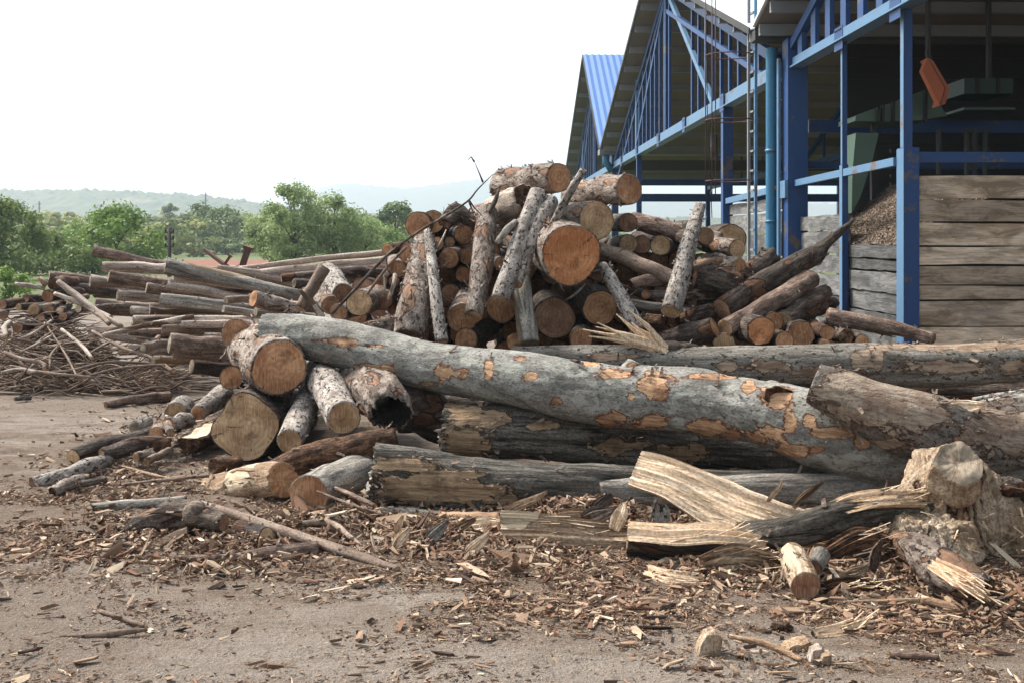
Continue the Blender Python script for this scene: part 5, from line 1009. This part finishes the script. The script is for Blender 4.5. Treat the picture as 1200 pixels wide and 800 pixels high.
L('log', 'slim grey log low behind the leaning pole foot', 'log', [(735,355,10.,11),(770,360,10.05,12),(815,368,10.1,12)], 'greywood', 'cut_grey')
L('pole', 'spotted slim log running down right from the widest orange face', 'pole', [(748,386,9.6,19),(734,360,9.75,18),(720,335,9.95,16),(706,312,10.2,13)], 'speckled', 'rot', nstub=30, flakes=14, jag=(.08,0))
D('small dark butt right of the spotted slim log', 757, 345, 12, 10.2, 2., 'dark', 'cut_dark')
L('root', 'stringy dark root mass in the middle of the right half', 'root', [(815,326,10.3,26),(840,330,10.3,34),(868,336,10.3,26)], 'dark', 'rot', amp=.22, flakes=50)
L('log', 'dark log under the stringy root mass', 'log', [(812,352,10.5,24),(850,348,10.6,28),(885,338,10.8,24)], 'dark', 'cut_dark', flakes=10)
L('billet', 'torn rotten stub pointing right beside the leaning pole foot', 'billet', [(834,362,9.9,14),(820,368,9.95,20),(800,376,10,20)], 'dark', 'rot', jag=(.06,0), flakes=16)
L('billet', 'crumbling brown stub left of the torn rotten one', 'billet', [(776,376,9.85,14),(762,378,9.9,20),(748,384,10,16)], 'rot', 'rot', jag=(.05,.03), flakes=16, amp=.2)
L('log', 'brown log with oblique tan face low in the right half', 'log', [(837,384,9.6,25),(812,392,9.7,27),(770,400,9.9,24)], 'dark', 'cut_orange', flakes=12)
D('low round tan butt right of the oblique face', 849, 403, 25, 9.55, 2.2, 'flaky', 'cut_tan')
L('log', 'long dark log leaning up right and ending in a broken spike', 'log', [(846,362,10.0,26),(890,335,10.3,26),(930,312,10.6,26),(955,299,10.8,23),(966,287,10.9,13),(984,272,11.0,10),(1000,258,11.1,3)], 'dark', 'cut_dark', amp=.11, flakes=26)
L('log', 'reddish log with pale oval face leaning up right under the spiked one', 'log', [(948,327,10.5,25),(920,345,10.2,25),(885,366,9.9,24),(850,384,9.7,22)], 'redbark', 'cut_tan', flakes=12, oval=1.12)
L('log', 'stubby brown log tucked under the pale oval face', 'log', [(968,342,10.7,17),(945,352,10.5,20),(915,366,10.3,20)], 'redbark', 'rot', jag=(.04,0))
L('log', 'dark log with forked pale end reaching the grey plank bay', 'log', [(960,357,10.3,27),(945,362,10.2,26),(918,376,9.9,24)], 'dark', 'cut_tan', flakes=8, amp=.1)
L('billet', 'small knob end above the forked pale end', 'billet', [(979,353,10.4,13),(968,360,10.4,14)], 'dark', 'rot')
L('log', 'long peeled brown log lying from pile foot to the corner post', 'log', [(1094,397,9.8,13),(1050,386,9.9,18),(1010,378,10.0,21),(970,371,10.1,21)], 'redbark', 'cut_dark', flakes=10)
L('log', 'broken red-ended log rising behind the drain pipe foot', 'log', [(902,302,11.0,24),(888,314,10.8,26),(868,330,10.6,24)], 'dark', 'rot', jag=(.08,0), flakes=16)
D('bright orange ragged face in the lower right of the pile', 892, 388, 34, 9.5, 2.2, 'dark', 'cut_red', jag=(.03,0), amp=.1, flakes=8)
D('orange butt peeping above the bright ragged face', 907, 377, 24, 9.8, 2., 'dark', 'cut_orange')
D('tan butt right below the bright ragged face', 919, 399, 23, 9.55, 2., 'dark', 'cut_orange')
D('wide lobed butt right of the bright ragged face', 938, 392, 32, 9.6, 2., 'dark', 'cut_orange', amp=.13)
D('small knot-like butt in the low right corner of the pile', 969, 390, 19, 9.6, 1.6, 'dark', 'cut_orange', amp=.12)
D('lower half of the snowman-shaped butt in the low right corner', 966, 404, 15, 9.55, 1.6, 'dark', 'cut_orange')
D('crumbled orange end beside the peeled brown log', 992, 394, 18, 9.6, 1.2, 'dark', 'rot', amp=.2, flakes=16)
D('butt sunk behind the long grey trunk at the right foot', 1010, 400, 17, 9.6, 1.2, 'dark', 'cut_orange')
D('dusky log end between oblique face and bright ragged face', 868, 392, 26, 9.8, 2., 'dark', 'cut_dark', flakes=8)
# fan of splinters
fan = empty('splintered_end', at(770,404,9.3), 'fan of long pale splinters bursting up behind the huge trunk', 'splinters')
m = MB(); c0 = at(776,410,9.3); rr_ = random.Random(3)
for (x_, y_) in ((683,386),(700,378),(712,386),(690,394),(722,368),(735,362),(728,392),(740,378),(712,398),(748,384),(705,390),(698,383)):
    e_ = at(x_, y_, 9.3+rr_.uniform(-.1,.1)); q0 = c0+Vector((rr_.uniform(-.05,.05), rr_.uniform(-.03,.03), rr_.uniform(-.03,.03))); mid = (q0+e_)/2+Vector((0,0,rr_.uniform(-.02,.03)))-c0
    m.tube([q0-c0, mid, e_-c0], [.028, .022, .004], 7)
fan.location = c0; m.build('splinter_fan', 'fresh', fan)['kind'] = 'stuff'
L('log', 'short splintered log stub at the foot of the splinter fan', 'log', [(770,406,9.35,16),(790,410,9.35,22),(815,414,9.4,22)], 'dark', 'fresh', flakes=12, jag=(.06,0))
# dark filler logs added deep inside to close the gaps and block light
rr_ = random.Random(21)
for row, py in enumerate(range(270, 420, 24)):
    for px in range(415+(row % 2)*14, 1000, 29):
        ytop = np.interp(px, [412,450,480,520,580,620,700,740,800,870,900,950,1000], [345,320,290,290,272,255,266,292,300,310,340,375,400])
        if py > ytop+8: D('dark filler log end lost in the deep shade between the faces of the big pile', px+rr_.uniform(-5,5), py+rr_.uniform(-4,4), rr_.uniform(25, 33), 11.9+rr_.uniform(-.15,.3), 2.0, 'dark', rr_.choice(['cut_dark','cut_dark','cut_orange']), group='dark log ends deep inside the big pile', step=.25)
for px, py in ((748,306),(772,309),(797,308),(822,312),(846,322),(868,330),(690,310),(714,322)): D('dark filler log end lost in the deep shade between the faces of the big pile', px, py, 30, 12.1, 1.2, 'dark', 'cut_dark', group='dark log ends deep inside the big pile', step=.25)
rr_ = random.Random(8)
for i in range(34):
    px = rr_.uniform(470, 980); ytop = np.interp(px, [470,520,580,640,740,870,980], [300,275,262,255,300,310,395]); py = rr_.uniform(ytop+6, 410); ln = rr_.uniform(12, 34); an = rr_.uniform(-1.2, 1.2)
    Y_ = rr_.uniform(10.2, 10.9); L('stick', 'broken dark stick jammed in a gap of the big pile', 'stick', [(px, py, Y_, rr_.uniform(2,4)), (px+ln*.5*math.cos(an), py+ln*.5*math.sin(an)+2, Y_, 3), (px+ln*math.cos(an), py+ln*math.sin(an), Y_+.1, 1.5)], rr_.choice(['dark','brown','tanwood']), 'cut_tan', group='broken sticks jammed in the big pile', step=.06, seg=7)
# ------------------------------------------------------------------ the left stack: long poles lying across
S = [ # x0,y0,x1,y1,d0,d1,Y,bark,label
(109,294,196,312,13,12,13.6,'redbark','topmost dark pole of the left stack, butt raised at its left'),
(120,313,196,315,12,13,13.2,'tanwood','straight tan pole under the topmost dark pole'),
(128,324,206,336,15,15,13.0,'redbark','rough brown pole with torn butt under the straight tan pole'),
(195,312,345,345,20,13,12.4,'greywood','thick pole with blackened butt, highest right of the leaning ones'),
(255,315,366,334,10,15,12.9,'tanwood','long pinkish pole above the blackened-butt pole to its right'),
(205,325,340,342,13,9,12.6,'tanwood','long thin pole right under the blackened butt'),
(188,352,318,366,17,15,11.9,'greywood','thick silvery pole in the middle of the left stack'),
(196,334,296,351,11,10,12.3,'tanwood','pole between the silvery one and the long thin one'),
(172,337,240,345,13,11,12.9,'redbark','rough short pole left of the middle silvery pole'),
(58,323,110,330,11,12,14.4,'redbark','dark pole at the far left top of the lower rows'),
(106,329,162,334,15,11,14.0,'tanwood','pole with orange-brown bark patch above the short butts'),
(138,346,190,350,13,12,13.4,'tanwood','blunt pole end standing out left of the middle'),
(112,354,176,360,10,11,13.6,'tanwood','pale pole below the blunt pole end'),
(116,364,170,368,9,9,13.7,'brown','shaded pole below the pale pole'),
(70,335,150,344,11,12,14.4,'dark','black shaded pole at the left of the stack'),
(154,364,200,364,10,9,12.8,'tanwood','short stub pole right of the shaded pole'),
(176,362,262,365,14,13,12.2,'tanwood','knotty pole with upright stub under the silvery pole'),
(214,374,305,374,9,10,11.7,'tanwood','straight pole below the knotty pole'),
(212,380,305,378,9,9,11.6,'tanwood','second straight pole below the knotty pole'),
(156,375,230,372,11,10,12.4,'tanwood','pale rough pole level with the straight pair'),
(155,381,220,380,8,8,12.5,'brown','thin brown pole beneath the pale rough one'),
(190,386,280,384,11,10,11.6,'brown','smooth brown pole in the lower rows'),
(120,393,205,375,5,7,11.3,'tanwood','thin pole slanting up to the right over the lower rows'),
(122,392,190,402,8,10,11.9,'tanwood','pole end low on the left of the stack'),
(150,390,230,388,8,8,12.1,'brown','pole behind the slanting thin pole'),
(168,407,206,402,11,10,11.0,'brown','short round-ended pole left of the big bark-topped log'),
(199,402,285,411,24,21,10.7,'redbark','big log with grey mossy top at the bottom of the left stack'),
(203,415,285,420,11,11,10.7,'brown','pole squeezed under the big bark-topped log'),
(240,395,300,397,10,10,11.2,'flaky','rough pale pole above the big bark-topped log'),
(180,421,215,423,9,9,10.9,'fresh_brown','pale broken piece under the short round-ended pole'),
(280,316,418,299,7,7,13.2,'tanwood','slender pole rising right in the top row below the poplars'),
(285,322,430,308,8,11,13.0,'tanwood','second slender pole in the top row below the poplars'),
(330,326,445,318,10,14,12.6,'dark','dark rough pole reaching the pile under the slender ones'),
(285,330,400,328,9,9,13.0,'brown','shaded pole deep under the slender ones'),
(270,314,330,319,6,6,13.3,'tanwood','thin light pole at the crest beside the tiled roof'),
(265,352,300,352,9,9,11.8,'brown','short pole piece left of the knobbly log'),
(300,365,360,372,12,12,11.0,'greywood','grey pole just above the huge trunk tip'),
(262,362,310,368,9,9,11.3,'tanwood','pole touching the left of the huge trunk tip'),
(225,429,290,436,17,18,10.9,'dark','dark log on the dirt under the left stack'),
(345,332,400,340,12,12,12.2,'dark','shaded pole behind the smooth brown leaning log'),
(355,342,420,346,11,11,11.9,'redbark','reddish pole behind the white blistered logs'),
(395,318,450,322,12,14,12.3,'dark','dark log joining the stack to the big pile'),
]
for (x0, y0, x1, y1, d0, d1, Y_, bk, lab) in S:
    ym = (y0+y1)/2+((x0*7) % 5-2)*.5; L('pole' if d0 < 14 else 'log', lab, 'pole' if d0 < 14 else 'log', [(x0,y0,Y_,d0),((x0+x1)/2,ym,Y_+.15,(d0+d1)/2),(x1,y1,Y_+.3,d1),(x1+(x1-x0)*.25,y1+(y1-y0)*.2,Y_+.4,d1)], bk, 'cut_grey', flakes=6, nstub=5, amp=.08)
rr_ = random.Random(31)
for i in range(42):
    py = rr_.uniform(318, 425); xl = np.interp(py, [318,335,350,425], [215,110,60,150]); x0 = rr_.uniform(xl, 300); L('pole', 'shaded pole in the gaps of the left stack behind the front poles', 'pole', [(x0,py,14.6+rr_.uniform(0,.8),rr_.uniform(9,13)), (x0+60,py+rr_.uniform(-4,4),14.8,11), (x0+rr_.uniform(110,170),py+rr_.uniform(-6,6),15.2,11)], rr_.choice(['tanwood','brown','redbark','dark']), 'cut_grey', group='shaded poles behind the front of the left stack', step=.15)
for (x, y, d, Y_, bk, en, lab) in ((40,363,14,13.0,'flaky','cut_tan','brightest round billet at the far left heap'), (22,360,9,13.1,'dark','cut_tan','small yellow billet end left of the brightest billet'), (56,347,15,13.3,'dark','cut_orange','billet end on top of the far left heap'),
    (58,364,12,12.9,'dark','cut_dark','dark red billet right of the brightest one'), (70,364,9,12.8,'flaky','fresh','pale split billet in the far left heap'), (21,384,12,12.4,'dark','cut_dark','dark red billet half buried in brushwood'), (3,357,12,13.2,'dark','cut_dark','dark billet cut by the left edge'),
    (4,370,11,12.9,'dark','cut_dark','lower dark billet at the left edge'), (74,371,10,12.8,'dark','cut_dark','shaded billet under the pale split one'), (63,333,14,13.4,'rot','rot','rotten red billet crowning the far left heap'), (30,350,10,13.5,'dark','cut_dark','dark billet behind the brightest one'), (48,372,9,12.8,'dark','cut_dark','dim billet under the brightest one'),(82,352,9,13.2,'flaky','fresh','white-barked billet right of the crown'),(92,362,9,13.0,'flaky','fresh','pale billet low at the right of the far left heap')):
    D(lab, x, y, d, Y_, .9, bk, en, kind='billet', cat='billet', yaw=(x*13 % 50)-25)
for (pts, bk, lab) in (([(18,333,13.2,5),(35,335,13.2,6),(52,338,13.3,5)],'tanwood','stick pointing left from the crown of the far left heap'), ([(68,330,12.9,6),(88,345,12.8,8),(112,364,12.6,7),(142,383,12.4,6)],'tanwood','long pale pole sliding down right off the far left heap'),
    ([(64,344,12.9,5),(95,356,12.8,6),(130,372,12.5,5)],'tanwood','second pole sliding down under the long pale one'), ([(100,358,12.7,5),(120,372,12.5,6),(128,380,12.4,5)],'brown','short pole at the right flank of the far left heap'),
    ([(50,328,13.3,3),(46,326,13.3,5),(54,334,13.3,7)],'fresh_brown','upright stub at the very top of the far left heap')):
    L('pole', lab, 'pole', pts, bk, 'cut_tan', nstub=3)
for (pts, d, lab) in (([(52,378),(75,412),(90,440)],3,'thin bare stick crossing the brushwood heap diagonally'), ([(72,386),(95,404),(108,420)],6,'stout pale stick in the middle of the brushwood'), ([(38,436),(80,434),(130,424),(205,428)],4,'long pole lying along the foot of the brushwood'),
    ([(5,412),(25,420),(50,425),(52,432)],6,'bent branch at the left foot of the brushwood'), ([(100,441),(135,432),(170,428),(207,427)],3.5,'branch lying out right of the brushwood foot'), ([(108,388),(145,408),(180,420),(203,435)],5.5,'brown pole slanting down right of the brushwood'),
    ([(12,428),(60,437),(110,442)],4,'flat branch at the very bottom of the brushwood'), ([(58,430),(60,415),(72,402)],4,'short forked stick in the brushwood centre'), ([(20,398),(40,390),(60,376)],4,'pale stick rising right in the brushwood top'), ([(25,412),(45,402),(60,394)],4,'grey stick parallel below the pale rising one'),
    ([(2,436),(20,432),(44,436)],5,'pale stick cut by the left edge at the foot'), ([(98,418),(120,405),(135,398)],4,'curved branch right in the brushwood'), ([(8,396),(5,385),(12,378)],9,'weathered grey chunk at the left of the brushwood'),([(150,415),(175,400),(190,395)],4,'stick at the toe of the left stack'),([(196,388),(186,396),(176,406)],9,'reddish plank end leaning on the lower left stack')):
    Y_ = 11.6; L('branch', lab, 'branch', [(a_, b_, min(gy(max(b_,426)), 12.6-.018*(b_-380)), d*(.8 if k else .6)) for k, (a_, b_) in enumerate(pts)], 'tanwood' if 'pale' in lab or 'grey' in lab else 'brown', 'cut_tan', step=.05, amp=.12)
m = MB(); rr_ = random.Random(77)
for i in range(2000):
    px = rr_.gauss(68, 55) if i % 4 else rr_.uniform(-30, 225); Y_ = rr_.uniform(11.7, 13.9); hmax = max(.05, .80*math.exp(-((px-52)/62)**2)*math.sin(min(1, max(.08, (Y_-11.6)/1.5))*1.57)); z = rr_.random()**.55*hmax
    X = (px-CX)/F*Y_; l_ = rr_.uniform(.12, .55); a_ = rr_.gauss(0, .5)+(math.pi if rr_.random() < .5 else 0); e_ = rr_.gauss(0, .32); r_ = rr_.uniform(.003, .013)
    p0 = Vector((X, Y_, max(.01, z))); d_ = Vector((math.cos(a_)*math.cos(e_), math.sin(a_)*.7, math.sin(e_)))*l_; md = p0+d_*.5+Vector((rr_.uniform(-.04,.04), 0, rr_.uniform(-.03,.05)))
    p2 = p0+d_; p2.z = max(p2.z, .01); md.z = max(md.z, .012); m.tube([p0, md, p2], [r_, r_*.9, r_*.5], 5, False, tone=rr_.random())
tag(m.build('brushwood', 'brushmat', None, True), 'tangled heap of bare brushwood on the dirt at the left', 'brushwood', kind='stuff')
